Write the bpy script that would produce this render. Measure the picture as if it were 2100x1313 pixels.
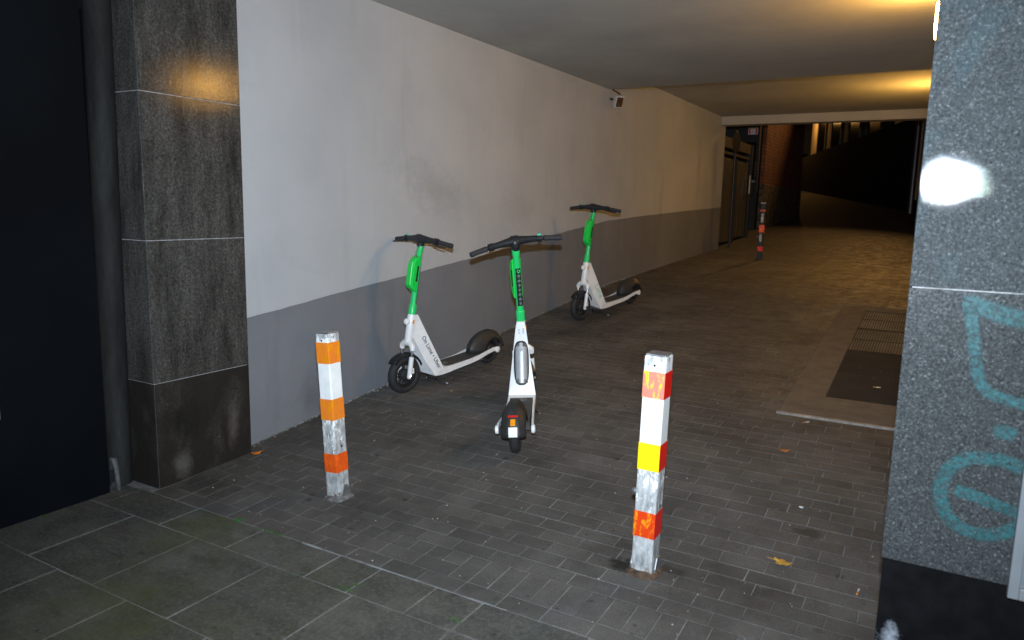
import bpy, bmesh, math, random
from mathutils import Vector, Matrix
random.seed(7)
S = bpy.context.scene
COL = S.collection
for o in list(bpy.data.objects): bpy.data.objects.remove(o)

# ------------------------------------------------------------ camera, world, exposure
# world axes: +Y runs into the passage, +X to the right along the facade, metres
CAM = Vector((0, 0, 1.60))
fw = Vector((-0.491, 0.8577, -0.1534)).normalized()
rt = Vector((0.866, 0.4995, 0.0216)); rt = (rt - fw*rt.dot(fw)).normalized()
up = rt.cross(fw).normalized()
cd = bpy.data.cameras.new('camera'); cam = bpy.data.objects.new('camera', cd); COL.objects.link(cam)
m = Matrix((rt, up, -fw)).transposed().to_4x4(); m.translation = CAM
cam.matrix_world = m
cd.sensor_width = 36; cd.lens = 26.06; cd.clip_start = 0.05; cd.clip_end = 400
cd.dof.use_dof = True; cd.dof.focus_distance = 5.2; cd.dof.aperture_fstop = 3.2
S.camera = cam
S.render.engine = 'CYCLES'
S.view_settings.view_transform = 'Standard'; S.view_settings.look = 'None'
S.view_settings.exposure = 0; S.view_settings.gamma = 1
w = bpy.data.worlds.new('World'); S.world = w; w.use_nodes = True
w.node_tree.nodes['Background'].inputs[0].default_value = (0.35, 0.42, 0.6, 1)
w.node_tree.nodes['Background'].inputs[1].default_value = 0.006

def lamp_data(kind, name, loc, energy, color, **k):
    d = bpy.data.lights.new(name, kind); d.energy = energy; d.color = color
    for a, v in k.items(): setattr(d, a, v)
    o = bpy.data.objects.new(name, d); o.location = loc; COL.objects.link(o); return o
# the photographer's flash, on top of the camera
fl = lamp_data('AREA', 'camera_flash', CAM + Vector((0.0, 0.0, 0.18)), 116, (0.76, 0.88, 1.0), shape='RECTANGLE', size=.055, size_y=.018, spread=math.radians(112))
fl.rotation_euler = Matrix((rt, Vector((-.50, .86, -.12)).cross(rt).normalized()*-1, Vector((.50, -.86, .12)).normalized())).transposed().to_euler()
# sodium street lamp high up the street beyond the passage
sl = lamp_data('SPOT', 'street_lamp_light', (-1.35, 27.0, 7.1), 1150, (1.0, 0.50, 0.14), shadow_soft_size=0.10,
               spot_size=math.radians(54), spot_blend=1.0)
sl.rotation_euler = Vector((-2.75, -14.5, -4.45)).to_track_quat('-Z', 'Y').to_euler()

GYP = [-50, 2.5, 3.15, 4, 5, 6, 7, 8, 9, 10, 12, 14.5, 70]
GZP = [0, 0, .03, .115, .205, .30, .41, .51, .60, .652, .745, .85, .85+.06*55.5]
def G(y):
    for i in range(len(GYP)-1):
        if y <= GYP[i+1]:
            t = max(0, (y-GYP[i])/(GYP[i+1]-GYP[i])); return GZP[i]+t*(GZP[i+1]-GZP[i])
    return GZP[-1]

# ------------------------------------------------------------ node helpers
class NT:
    def __init__(s, name):
        s.m = bpy.data.materials.new(name); s.m.use_nodes = True; s.t = s.m.node_tree
        s.b = s.t.nodes['Principled BSDF']; s.out = s.t.nodes['Material Output']
        s.tc = s.t.nodes.new('ShaderNodeTexCoord')
    def n(s, kind, **k):
        nd = s.t.nodes.new('ShaderNode'+kind)
        for a, v in k.items():
            if a in nd.inputs.keys(): pass
            setattr(nd, a, v)
        return nd
    def l(s, a, b): s.t.links.new(a, b)
    def co(s, scale=(1, 1, 1), src='Object', loc=(0, 0, 0)):
        mp = s.n('Mapping'); s.l(s.tc.outputs[src], mp.inputs[0])
        mp.inputs['Scale'].default_value = scale; mp.inputs['Location'].default_value = loc
        return mp.outputs[0]
    def geo(s, scale=(1, 1, 1), loc=(0, 0, 0)):
        g = s.n('NewGeometry'); mp = s.n('Mapping'); s.l(g.outputs['Position'], mp.inputs[0])
        mp.inputs['Scale'].default_value = scale; mp.inputs['Location'].default_value = loc
        return mp.outputs[0]
    def noise(s, vec, scale, detail=4, rough=.55, dist=0):
        nd = s.n('TexNoise'); s.l(vec, nd.inputs['Vector'])
        nd.inputs['Scale'].default_value = scale; nd.inputs['Detail'].default_value = detail
        nd.inputs['Roughness'].default_value = rough; nd.inputs['Distortion'].default_value = dist
        return nd.outputs[0]
    def voro(s, vec, scale, feature='F1', rnd=1, out='Distance'):
        nd = s.n('TexVoronoi'); nd.feature = feature; s.l(vec, nd.inputs['Vector'])
        nd.inputs['Scale'].default_value = scale; nd.inputs['Randomness'].default_value = rnd
        return nd.outputs[out]
    def ramp(s, v, *stops, interp='LINEAR'):
        r = s.n('ValToRGB'); s.l(v, r.inputs[0]); r.color_ramp.interpolation = interp
        e = r.color_ramp.elements
        while len(e) > 1: e.remove(e[-1])
        for i, (p, c) in enumerate(stops):
            c = (c, c, c, 1) if isinstance(c, (int, float)) else tuple(c)+(1,)*(4-len(c))
            if i == 0: e[0].position = p; e[0].color = c
            else: x = e.new(p); x.color = c
        return r.outputs[0]
    def mix(s, fac, a, b, mode='MIX'):
        x = s.n('MixRGB'); x.blend_type = mode
        for i, v in enumerate((fac, a, b)):
            if isinstance(v, (int, float)): x.inputs[i].default_value = v if i == 0 else (v, v, v, 1)
            elif isinstance(v, (tuple, list)): x.inputs[i].default_value = tuple(v)+(1,)*(4-len(v))
            else: s.l(v, x.inputs[i])
        return x.outputs[0]
    def math(s, op, a, b=0, c=None):
        x = s.n('Math'); x.operation = op
        for i, v in enumerate((a, b) if c is None else (a, b, c)):
            if isinstance(v, (int, float)): x.inputs[i].default_value = v
            else: s.l(v, x.inputs[i])
        return x.outputs[0]
    def bump(s, h, strength=.3, dist=.01):
        b = s.n('Bump'); s.l(h, b.inputs['Height']); b.inputs['Strength'].default_value = strength
        b.inputs['Distance'].default_value = dist; s.l(b.outputs[0], s.b.inputs['Normal'])
    def set(s, **k):
        for a, v in k.items():
            a = {'color': 'Base Color', 'rough': 'Roughness', 'metal': 'Metallic', 'spec': 'Specular IOR Level',
                 'alpha': 'Alpha', 'coat': 'Coat Weight', 'emit': 'Emission Color', 'es': 'Emission Strength'}[a]
            if isinstance(v, (int, float)): s.b.inputs[a].default_value = v
            elif isinstance(v, (tuple, list)): s.b.inputs[a].default_value = tuple(v)+(1,)*(4-len(v))
            else: s.l(v, s.b.inputs[a])
        return s.m

def simple(name, color, rough=.5, metal=0, var=.12, scale=14, bump=.0, coat=0, dirt=0):
    t = NT(name); v = t.co()
    n1 = t.noise(v, scale, 5)
    hi = tuple(min(1, c*(1+var)) for c in color); lo = tuple(c*(1-var) for c in color)
    c = t.ramp(n1, (.3, lo), (.7, hi))
    if dirt:
        d = t.ramp(t.noise(t.co((1, 1, 1)), 30, 6, .7), (.52, 0), (.72, dirt))
        c = t.mix(d, c, tuple(x*.3 for x in color))
    t.set(color=c, rough=t.ramp(t.noise(v, scale*2, 3), (.3, max(.03, rough-.06)), (.7, min(1, rough+.08))), metal=metal, coat=coat)
    if bump: t.bump(t.noise(v, scale*8, 4), bump, .002)
    return t.m

# ------------------------------------------------------------ mesh helpers
def link(name, bm, mats, parent=None, smooth=False, bevel=0):
    me = bpy.data.meshes.new(name); bmesh.ops.recalc_face_normals(bm, faces=bm.faces); bm.to_mesh(me); bm.free()
    for mm in (mats if isinstance(mats, (list, tuple)) else [mats]): me.materials.append(mm)
    o = bpy.data.objects.new(name, me); COL.objects.link(o)
    if parent: o.parent = parent
    if smooth:
        me.shade_smooth()
        try: me.set_sharp_from_angle(angle=math.radians(38))
        except Exception: pass
    if bevel:
        b = o.modifiers.new('bevel', 'BEVEL'); b.width = bevel; b.segments = 2; b.limit_method = 'ANGLE'
        b.angle_limit = math.radians(35)
    return o
def empty(name, loc=(0, 0, 0)):
    o = bpy.data.objects.new(name, None); o.location = loc; o.empty_display_size = .1; COL.objects.link(o); return o
def tag(o, label=None, cat=None, group=None, kind=None):
    for k, v in (('label', label), ('category', cat), ('group', group), ('kind', kind)):
        if v: o[k] = v
    return o
def box(bm, x0, x1, y0, y1, z0, z1, mi=0):
    v = [bm.verts.new(p) for p in ((x0,y0,z0),(x1,y0,z0),(x1,y1,z0),(x0,y1,z0),(x0,y0,z1),(x1,y0,z1),(x1,y1,z1),(x0,y1,z1))]
    fs = [bm.faces.new([v[i] for i in f]) for f in ((0,3,2,1),(4,5,6,7),(0,1,5,4),(1,2,6,5),(2,3,7,6),(3,0,4,7))]
    for f in fs: f.material_index = mi
    return v
def BM(*boxes):
    bm = bmesh.new()
    for b in boxes: box(bm, *b)
    return bm
def frame_of(d):
    d = Vector(d).normalized(); a = Vector((0, 0, 1)) if abs(d.z) < .9 else Vector((1, 0, 0))
    x = d.cross(a).normalized(); return x, d.cross(x).normalized()
def tube(bm, pts, rad, seg=14, cap=True, flat=1.0, xdir=None, mi=0):
    """swept round bar through pts; rad number or list; flat squeezes the second axis"""
    pts = [Vector(p) for p in pts]; rings = []
    if isinstance(rad, (int, float)): rad = [rad]*len(pts)
    px = None
    for i, p in enumerate(pts):
        d = (pts[min(i+1, len(pts)-1)]-pts[max(i-1, 0)]).normalized()
        if px is None:
            x, y = frame_of(d)
            if xdir: x = (Vector(xdir)-d*d.dot(Vector(xdir))).normalized(); y = d.cross(x)
        else:
            x = (px-d*d.dot(px)).normalized(); y = d.cross(x)
        px = x
        rings.append([bm.verts.new(p+x*math.cos(2*math.pi*k/seg)*rad[i]+y*math.sin(2*math.pi*k/seg)*rad[i]*flat) for k in range(seg)])
    for a, b in zip(rings, rings[1:]):
        for k in range(seg):
            f = bm.faces.new((a[k], a[(k+1) % seg], b[(k+1) % seg], b[k])); f.material_index = mi
    if cap:
        bm.faces.new(rings[0][::-1]).material_index = mi; bm.faces.new(rings[-1]).material_index = mi
    return rings
def lathe(bm, prof, c, axis, seg=32, mi=0, close=False):
    """prof: (radius, offset along axis)"""
    c = Vector(c); ax = Vector(axis).normalized(); x, y = frame_of(ax); rings = []
    for r, h in prof:
        rings.append([bm.verts.new(c+ax*h+(x*math.cos(2*math.pi*k/seg)+y*math.sin(2*math.pi*k/seg))*r) for k in range(seg)])
    prs = list(zip(rings, rings[1:]))
    if close: prs.append((rings[-1], rings[0]))
    for a, b in prs:
        for k in range(seg):
            f = bm.faces.new((a[k], a[(k+1) % seg], b[(k+1) % seg], b[k])); f.material_index = mi
    if not close:
        if prof[0][0] > 1e-5: bm.faces.new(rings[0][::-1]).material_index = mi
        if prof[-1][0] > 1e-5: bm.faces.new(rings[-1]).material_index = mi
def xf(bm, M): bmesh.ops.transform(bm, matrix=M, verts=bm.verts)
def prism(bm, poly, fn0, fn1, mi=0):
    a = [bm.verts.new(fn0(*p)) for p in poly]; b = [bm.verts.new(fn1(*p)) for p in poly]
    fs = [bm.faces.new(a), bm.faces.new(b[::-1])]
    for i in range(len(poly)):
        j = (i+1) % len(poly); fs.append(bm.faces.new((a[j], a[i], b[i], b[j])))
    for f in fs: f.material_index = mi
    return fs

# ------------------------------------------------------------ materials
def mat_plaster(name, base, warm, stain=.18, lowdirt=False):
    t = NT(name); v = t.geo()
    c = t.ramp(t.noise(v, 1.1, 5, .6), (.3, tuple(x*(1-stain*.55) for x in base)), (.7, warm))
    st = t.ramp(t.noise(t.geo((2.2, 2.2, .35)), 2.6, 6, .65), (.56, 0), (.78, stain*1.5))
    c = t.mix(st, c, tuple(x*.45 for x in base))
    sm = t.ramp(t.noise(t.geo((.8, .8, 1.3), (3, 1, 2)), 1.7, 7, .72, .6), (.60, 0), (.78, stain*1.6))
    c = t.mix(sm, c, tuple(x*.5 for x in base))
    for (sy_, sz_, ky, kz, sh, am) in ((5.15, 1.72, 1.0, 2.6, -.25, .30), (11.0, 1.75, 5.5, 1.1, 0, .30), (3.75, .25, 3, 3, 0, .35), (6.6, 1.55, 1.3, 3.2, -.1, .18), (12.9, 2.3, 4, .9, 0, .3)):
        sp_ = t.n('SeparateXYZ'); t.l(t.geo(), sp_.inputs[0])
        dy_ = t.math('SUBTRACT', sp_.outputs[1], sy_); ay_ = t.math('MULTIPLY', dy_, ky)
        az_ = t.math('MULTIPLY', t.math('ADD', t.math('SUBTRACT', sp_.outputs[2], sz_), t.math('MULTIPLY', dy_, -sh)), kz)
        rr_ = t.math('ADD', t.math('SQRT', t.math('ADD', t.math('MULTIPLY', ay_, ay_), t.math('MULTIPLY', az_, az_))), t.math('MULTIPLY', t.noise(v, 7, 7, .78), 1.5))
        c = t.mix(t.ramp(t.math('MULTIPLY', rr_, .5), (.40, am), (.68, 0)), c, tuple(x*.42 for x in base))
    sp = t.ramp(t.voro(v, 9), (.018, 1), (.035, 0))
    spm = t.ramp(t.noise(v, 3, 2), (.5, 0), (.6, .75))
    c = t.mix(t.math('MULTIPLY', sp, spm), c, tuple(x*.22 for x in base))
    t.set(color=c, rough=.85)
    hb = t.mix(.5, t.noise(v, 170, 4, .6), t.noise(v, 14, 3, .5))
    t.bump(hb, .28, .006)
    return t.m
M_upper = mat_plaster('wall_paint_pale', (.455, .475, .50), (.50, .515, .535), .14)
M_lower = mat_plaster('wall_paint_grey', (.180, .190, .210), (.205, .213, .235), .22)
M_ceil = mat_plaster('ceiling_paint', (.44, .44, .42), (.52, .52, .49), .10)
M_beam = mat_plaster('beam_paint', (.45, .42, .36), (.5, .47, .4), .1)

def mat_paver(name, base, big=False):
    t = NT(name); v = t.geo()
    at = t.n('Attribute'); at.attribute_name = 'tone'
    tone = at.outputs['Fac']
    c = t.ramp(tone, (0, tuple(x*.88 for x in base)), (1, tuple(x*1.12 for x in base)))
    patch = t.ramp(t.noise(v, 1.5, 7, .72), (.34, .62), (.66, 1.28))
    c = t.mix(1, c, patch, 'MULTIPLY')
    grain = t.ramp(t.noise(v, 260, 3, .7), (.3, .5), (.5, 1.0), (.70, 1.75))
    c = t.mix(.8, c, t.mix(1, c, grain, 'MULTIPLY'))
    # trodden gum, oil drops and dirt
    vv = t.mix(.13, v, t.noise(v, 5, 3)) if False else v
    spot = t.ramp(t.voro(t.geo((1, 1, 0)), 5.2), (.055, 1), (.13, 0))
    spm = t.ramp(t.noise(v, 2.1, 3), (.44, 0), (.52, .85))
    c = t.mix(t.math('MULTIPLY', spot, spm), c, tuple(x*.38 for x in base))
    spot2 = t.ramp(t.voro(t.geo((1, 1, 0), (4, 2, 0)), 13), (.06, 1), (.16, 0))
    spm2 = t.ramp(t.noise(v, 1.2, 4, .6), (.44, 0), (.58, .8))
    c = t.mix(t.math('MULTIPLY', spot2, spm2), c, tuple(x*.35 for x in base))
    pale = t.ramp(t.noise(v, 22, 6, .75), (.58, 0), (.76, .45))
    c = t.mix(pale, c, tuple(min(1, x*2.4) for x in base))
    if big:
        d1 = t.ramp(t.noise(t.geo((1, 1.6, 1), (2, 7, 0)), 5, 8, .78), (.46, 0), (.66, .75)); c = t.mix(d1, c, tuple(x*.42 for x in base))
        d2 = t.ramp(t.noise(t.geo((1, 1, 1), (9, 1, 0)), 55, 5, .8), (.50, 0), (.62, .5)); c = t.mix(d2, c, tuple(x*2.0 for x in base))
        d3 = t.ramp(t.noise(t.geo((1, 1, 1), (5, 5, 0)), 1.1, 4, .6), (.45, 0), (.7, .40)); sg_ = t.n('SeparateXYZ'); t.l(t.geo(), sg_.inputs[0]); d3 = t.math('MULTIPLY', d3, t.ramp(t.math('MULTIPLY', sg_.outputs[0], -.25), (.40, .15), (.72, 2.2))); c = t.mix(d3, c, (.070, .078, .028))  # green glow at the left painted into the slabs as olive tint
    crumb = t.ramp(t.voro(v, 60), (.03, 1), (.06, 0)); cm = t.ramp(t.noise(v, 7, 4), (.60, 0), (.66, .8))
    c = t.mix(t.math('MULTIPLY', crumb, cm), c, (.34, .33, .31))
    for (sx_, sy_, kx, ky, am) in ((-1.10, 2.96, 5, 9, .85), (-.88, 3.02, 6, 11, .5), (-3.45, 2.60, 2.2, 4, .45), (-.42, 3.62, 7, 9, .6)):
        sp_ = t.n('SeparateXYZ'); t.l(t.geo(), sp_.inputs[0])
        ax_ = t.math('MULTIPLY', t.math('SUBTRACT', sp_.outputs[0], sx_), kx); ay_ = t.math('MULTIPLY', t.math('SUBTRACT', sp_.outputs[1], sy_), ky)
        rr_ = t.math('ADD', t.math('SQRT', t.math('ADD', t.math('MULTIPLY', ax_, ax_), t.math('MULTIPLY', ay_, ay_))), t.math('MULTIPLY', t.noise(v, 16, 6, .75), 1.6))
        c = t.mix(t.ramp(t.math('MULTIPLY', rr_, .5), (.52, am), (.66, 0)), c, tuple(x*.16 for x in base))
    t.set(color=c, rough=t.ramp(t.noise(v, 8, 5, .6), (.3, .50), (.7, .78)), spec=.16)
    t.bump(t.mix(.35, t.noise(v, 320, 3, .7), t.noise(v, 40, 4, .6)), .5, .004)
    return t.m
M_paver = mat_paver('concrete_paver', (.097, .090, .083))
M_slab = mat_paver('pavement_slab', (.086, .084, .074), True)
t = NT('joint_mortar'); v = t.geo()
c = t.ramp(t.noise(v, 2.6, 6, .7), (.36, (.065, .062, .06)), (.48, (.19, .187, .18)), (.62, (.34, .335, .32)))
c = t.mix(.5, c, t.ramp(t.noise(v, 120, 3, .7), (.3, (.03, .03, .03)), (.7, (.24, .235, .22))))
green = t.ramp(t.noise(t.geo((1, 1, 1), (5, 9, 0)), 3.5, 4, .6), (.58, 0), (.68, .5))
c = t.mix(green, c, (.045, .075, .02))
t.set(color=c, rough=.95); t.bump(t.noise(v, 200, 3), .8, .004); M_joint = t.m
t = NT('asphalt'); v = t.geo()
t.set(color=t.mix(.6, t.ramp(t.noise(v, 1.2, 5), (.3, (.03, .03, .03)), (.7, (.06, .057, .052))), t.ramp(t.noise(v, 180, 2), (.3, (.02, .02, .02)), (.7, (.1, .1, .095)))), rough=.7)
t.bump(t.noise(v, 160, 3), .5, .006); M_asph = t.m

def mat_granite(name, base, dark, pale, rough, scale=1, grime=0, teal=False, bmp=.10, spec=.5):
    t = NT(name); v = t.geo()
    n = t.noise(v, 75*scale, 5, .75)
    c = t.ramp(n, (.34, dark), (.47, base), (.60, tuple(x*1.5 for x in base)), (.72, pale))
    fl = t.ramp(t.voro(v, 110*scale), (.10, 1), (.22, 0)); fm = t.ramp(t.noise(v, 20*scale, 3), (.5, 0), (.6, .9))
    c = t.mix(t.math('MULTIPLY', fl, fm), c, pale)
    dk = t.ramp(t.voro(t.geo((1, 1, 1), (7, 3, 1)), 62*scale), (.12, 1), (.25, 0)); dm = t.ramp(t.noise(v, 14*scale, 3), (.45, 0), (.58, .85))
    c = t.mix(t.math('MULTIPLY', dk, dm), c, tuple(x*.35 for x in dark))
    rg = t.ramp(t.noise(v, 60*scale, 4, .7), (.3, rough*.35), (.7, rough*1.9))
    if grime:
        g1 = t.ramp(t.noise(t.geo((4.5, 4.5, 1.0), (1, 2, 0)), 1.9, 8, .78), (.42, 0), (.66, grime))
        c = t.mix(g1, c, tuple(x*.32 for x in dark))
        # bare pale runs
        g2 = t.ramp(t.noise(t.geo((14, 14, 2.2), (3, 5, 9)), 2.0, 7, .75), (.56, 0), (.74, .7))
        c = t.mix(g2, c, tuple(min(1, x*1.5) for x in base))
        # damp dirt climbing from the ground in patches
        sx = t.n('SeparateXYZ'); t.l(t.geo(), sx.inputs[0])
        low = t.ramp(sx.outputs[2], (.0, 1), (.585, .95), (.60, .25), (.9, .0))
        pt = t.ramp(t.noise(t.geo((2.2, 2.2, 1.5), (8, 1, 4)), 1.9, 5, .6), (.36, .15), (.50, 1))
        c = t.mix(t.math('MULTIPLY', t.math('MULTIPLY', low, pt), .88), c, (.018, .015, .012))
        rg = t.mix(t.math('MULTIPLY', low, .8), rg, .75)
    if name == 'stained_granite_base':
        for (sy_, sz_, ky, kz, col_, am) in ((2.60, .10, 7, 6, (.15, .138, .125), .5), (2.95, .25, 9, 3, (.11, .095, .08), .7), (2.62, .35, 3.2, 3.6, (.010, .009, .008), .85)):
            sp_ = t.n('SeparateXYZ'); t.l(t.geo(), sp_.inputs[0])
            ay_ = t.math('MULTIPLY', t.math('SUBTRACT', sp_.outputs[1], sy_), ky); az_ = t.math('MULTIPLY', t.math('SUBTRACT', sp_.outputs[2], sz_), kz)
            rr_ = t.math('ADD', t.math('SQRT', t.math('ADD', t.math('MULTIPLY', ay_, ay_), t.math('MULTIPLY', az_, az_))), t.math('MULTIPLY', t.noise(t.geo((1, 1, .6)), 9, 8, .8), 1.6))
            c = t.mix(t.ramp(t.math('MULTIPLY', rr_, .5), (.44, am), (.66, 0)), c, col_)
    if teal:
        t1 = t.ramp(t.noise(t.geo((1.6, 1, 1.1), (2, 0, 1)), 2.4, 4, .6), (.54, 0), (.72, .30))
        c = t.mix(t1, c, (.06, .17, .20))
    t.set(color=c, rough=rg, spec=spec)
    t.bump(n, bmp, .0012)
    return t.m
M_granL = mat_granite('weathered_granite', (.070, .066, .060), (.032, .030, .028), (.21, .20, .185), .05, 1.0, grime=.75, bmp=.30, spec=.15)
M_granLb = mat_granite('stained_granite_base', (.040, .036, .031), (.018, .016, .014), (.13, .12, .11), .3, 1.0, grime=.6, bmp=.3, spec=.2)
M_granR = mat_granite('polished_granite', (.056, .061, .063), (.028, .031, .033), (.32, .34, .35), .020, 1.9, teal=True, spec=.15)
M_granR2 = mat_granite('polished_granite_lower', (.044, .047, .048), (.017, .018, .019), (.27, .31, .32), .14, 1.9)
M_grout = simple('pale_grout', (.42, .42, .42), .9, var=.4, scale=30)
M_plinth = mat_granite('black_plinth', (.010, .010, .011), (.004, .004, .005), (.03, .03, .035), .5, 1.2)
M_black = simple('black_plastic', (.014, .015, .017), .42, var=.25, scale=25, bump=.15)
M_grip = simple('black_rubber_grip', (.022, .022, .024), .7, var=.25, scale=60, bump=.3)
M_darkgrey = simple('dark_grey_plastic', (.026, .025, .024), .55, var=.2, scale=18, dirt=.25)
M_green = simple('green_paint', (.022, .62, .155), .34, var=.06, scale=9, coat=.15)
M_green2 = simple('green_plastic_box', (.008, .62, .07), .30, var=.05, scale=9, coat=.2)
M_white = simple('white_scooter_paint', (.84, .84, .84), .32, var=.05, scale=12, coat=.2, dirt=.18)
M_white2 = simple('grey_white_panel', (.50, .52, .54), .35, var=.05, scale=12, dirt=.2)
M_chrome = simple('chrome', (.62, .62, .64), .22, 1, var=.1, scale=20)
M_steel = simple('dull_steel', (.36, .36, .37), .42, .8, var=.25, scale=30)
M_tyre = simple('tyre_rubber', (.020, .020, .021), .74, var=.35, scale=40, bump=.3)
M_orange = simple('amber_reflector', (.95, .30, .01), .2, var=.15, scale=90, coat=.3)
M_red = simple('red_reflector', (.65, .012, .008), .2, var=.2, scale=70, coat=.3)
M_plate = simple('white_plate', (.80, .79, .74), .4, var=.12, scale=60)
M_textdk = simple('dark_lettering', (.03, .035, .05), .5, var=.1)
M_textpale = simple('pale_green_lettering', (.30, .62, .48), .5, var=.05)
M_textgrey = simple('grey_lettering', (.28, .30, .33), .5, var=.1)
M_lens = simple('clear_lamp_lens', (.86, .88, .86), .12, var=.04, coat=.5)
t = NT('battery_aluminium'); v = t.co((40, 40, 1.5))
t.set(color=t.ramp(t.noise(v, 3, 4), (.3, (.42, .43, .45)), (.7, (.58, .59, .61))), metal=.35, rough=.38); M_alu = t.m
t = NT('deck_grip'); v = t.co()
t.set(color=t.ramp(t.noise(v, 50, 4, .7), (.3, (.035, .034, .034)), (.7, (.085, .082, .08))), rough=.8)
t.bump(t.voro(v, 240), .6, .002); M_deck = t.m

def mat_emit(name, col, st):
    t = NT(name); n = t.ramp(t.noise(t.co(), 5, 2), (.3, tuple(c*.9 for c in col)), (.7, col))
    t.set(color=(.8, .7, .5), emit=n, es=st); return t.m

# ------------------------------------------------------------ ground, paving
bm = bmesh.new()
xs = [-40, -12, -3.9, 0.6, 12, 40]; rows = []
for y in GYP: rows.append([bm.verts.new((x, y, G(y)-.0028)) for x in xs])
for a, b, y in zip(rows, rows[1:], GYP):
    for i in range(len(xs)-1):
        f = bm.faces.new((a[i], a[i+1], b[i+1], b[i])); f.material_index = 1 if y >= 14.5 else 0
tag(link('ground', bm, [M_joint, M_asph]), kind='structure')

def paving(name, items, mat, cham=.0016, lift=.0):
    me = bpy.data.meshes.new(name); V = []; F = []; T = []
    for (x0, x1, y0, y1, tone) in items:
        dz = random.uniform(-.0008, .0010)+lift; tx = random.uniform(-.004, .004); ty = random.uniform(-.005, .005)
        cx, cy = (x0+x1)/2, (y0+y1)/2; b = len(V)
        jx = [random.uniform(-.0012, .0012) for _ in range(8)]
        k = 0
        for ins, dd in ((0, -.0035), (cham, 0)):
            for (x, y) in ((x0+ins, y0+ins), (x1-ins, y0+ins), (x1-ins, y1-ins), (x0+ins, y1-ins)):
                xx = x+jx[k]; k += 1
                V.append((xx, y+jx[-k], G(y)+dz+dd+(x-cx)*tx*.8+(y-cy)*ty*.8))
        F += [(b+4, b+5, b+6, b+7)]+[(b+i, b+(i+1) % 4, b+4+(i+1) % 4, b+4+i) for i in range(4)]
        T += [tone]*5
    me.from_pydata(V, [], F); me.materials.append(mat)
    at = me.attributes.new('tone', 'FLOAT', 'FACE'); at.data.foreach_set('value', T)
    o = bpy.data.objects.new(name, me); COL.objects.link(o); return o
items = []; GAP = .0032
def pv(x0, x1, y0, y1):
    g = GAP*random.uniform(.5, 1.5); items.append((x0+g*.62, x1-g*.62, y0+g*.36, y1-g*.36, random.gauss(.5, .33)))
XL, XR = -3.72, -.02
y = 2.69; k = 0
while y < 19.0:
    off = -.1*(k % 2)+random.uniform(-.012, .012)-.02
    if k % 11 == 4: off += .05
    x = XL-.2+off+.1
    wob = random.uniform(-.002, .002)
    while x < .35:
        x0, x1 = max(x, XL), min(x+.2, .3)
        if x1-x0 > .03:
            if 5.17 < y+.05 < 8.86: x1 = min(x1, -.862)
            if x1 > x0+.02: pv(x0, x1, y+wob, y+.1+wob)
        x += .2
    y += .1; k += 1
# soldier courses at the mouth of the passage
x = -3.62
while x < .2:
    if x > -1.9 or x < -3.0: pv(x, x+.1, 2.49, 2.69); x += .1
    else:
        pv(x, x+.2, 2.49, 2.59); pv(x, x+.1, 2.59, 2.69); pv(x+.1, x+.2, 2.59, 2.69); x += .2
x = -3.62
while x < .2: pv(x, x+.2, 2.387, 2.49); x += .2
tag(paving('passage_paving', items, M_paver), kind='structure')
items = []; GAP = .0042
for x0, x1 in ((-3.70,-3.22),(-3.22,-2.74),(-2.74,-2.24),(-2.24,-2.0),(-2.0,-1.70),(-1.70,-1.47),(-1.47,-1.0),(-1.0,-.52),(-.52,-.02),(-.02,.46)):
    pv(x0, x1, 2.15, 2.386)
y = 1.64; k = 0
while y > -2.2:
    x = -5.36+(.0 if k % 2 == 0 else .24)
    while x < 2.6: pv(x, x+.486, y, y+.51); x += .486
    y -= .51; k += 1
for x in (-5.16, -4.67, -4.18): pv(x, x+.486, 2.15, 2.378)
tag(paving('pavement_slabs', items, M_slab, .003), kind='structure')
bm = bmesh.new(); 
N_=26; top=[]
for i in range(N_+1):
    x_=-2.48+1.12*i/N_; w_=.0045+.0035*math.sin(i*.9)*random.uniform(.3,1); top.append((x_, 2.3835-w_*.8+random.uniform(-.001,.001), 2.3835+w_+random.uniform(-.001,.001)))
va=[[bm.verts.new((x_,y0,z)) for z in (-.01,.0012)]+[bm.verts.new((x_,y1,z)) for z in (.0012,-.01)] for x_,y0,y1 in top]
for a,b in zip(va,va[1:]):
    for i in range(4): bm.faces.new((a[i],a[(i+1)%4],b[(i+1)%4],b[i]))
bm.faces.new(va[0]); bm.faces.new(va[-1][::-1])
tag(link('edging_strip', bm, simple('pale_edging', (.22, .225, .23), .7, var=.5, scale=9)), kind='structure')

# concrete surround of the grate
M_conc = NT('rough_concrete'); v = M_conc.geo()
M_conc.set(color=M_conc.ramp(M_conc.noise(v, 9, 6, .7), (.3, (.085, .074, .062)), (.7, (.15, .132, .112))), rough=.85)
M_conc.bump(M_conc.noise(v, 90, 5, .7), .5, .004); M_conc = M_conc.m
gr = empty('floor_grate', (-.4, 7, G(7)))
def slabstrip(bm, x0, x1, y0, y1, lift, th=.03):
    ys = [y0]+[q for q in GYP if y0 < q < y1]+[y1]
    for a, b in zip(ys, ys[1:]):
        v = [bm.verts.new(p) for p in ((x0,a,G(a)+lift-th),(x1,a,G(a)+lift-th),(x1,b,G(b)+lift-th),(x0,b,G(b)+lift-th),
                                       (x0,a,G(a)+lift),(x1,a,G(a)+lift),(x1,b,G(b)+lift),(x0,b,G(b)+lift))]
        for f in ((0,3,2,1),(4,5,6,7),(0,1,5,4),(1,2,6,5),(2,3,7,6),(3,0,4,7)): bm.faces.new([v[i] for i in f])
bm = bmesh.new()
slabstrip(bm, -.858, -.62, 5.24, 8.82, .006); slabstrip(bm, -.62, -.02, 5.24, 5.68, .0055); slabstrip(bm, -.62, -.02, 8.66, 8.82, .0055)
o = link('concrete_surround', bm, M_conc); o.parent = gr; o.matrix_parent_inverse = Matrix.Translation(-gr.location)
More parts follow.
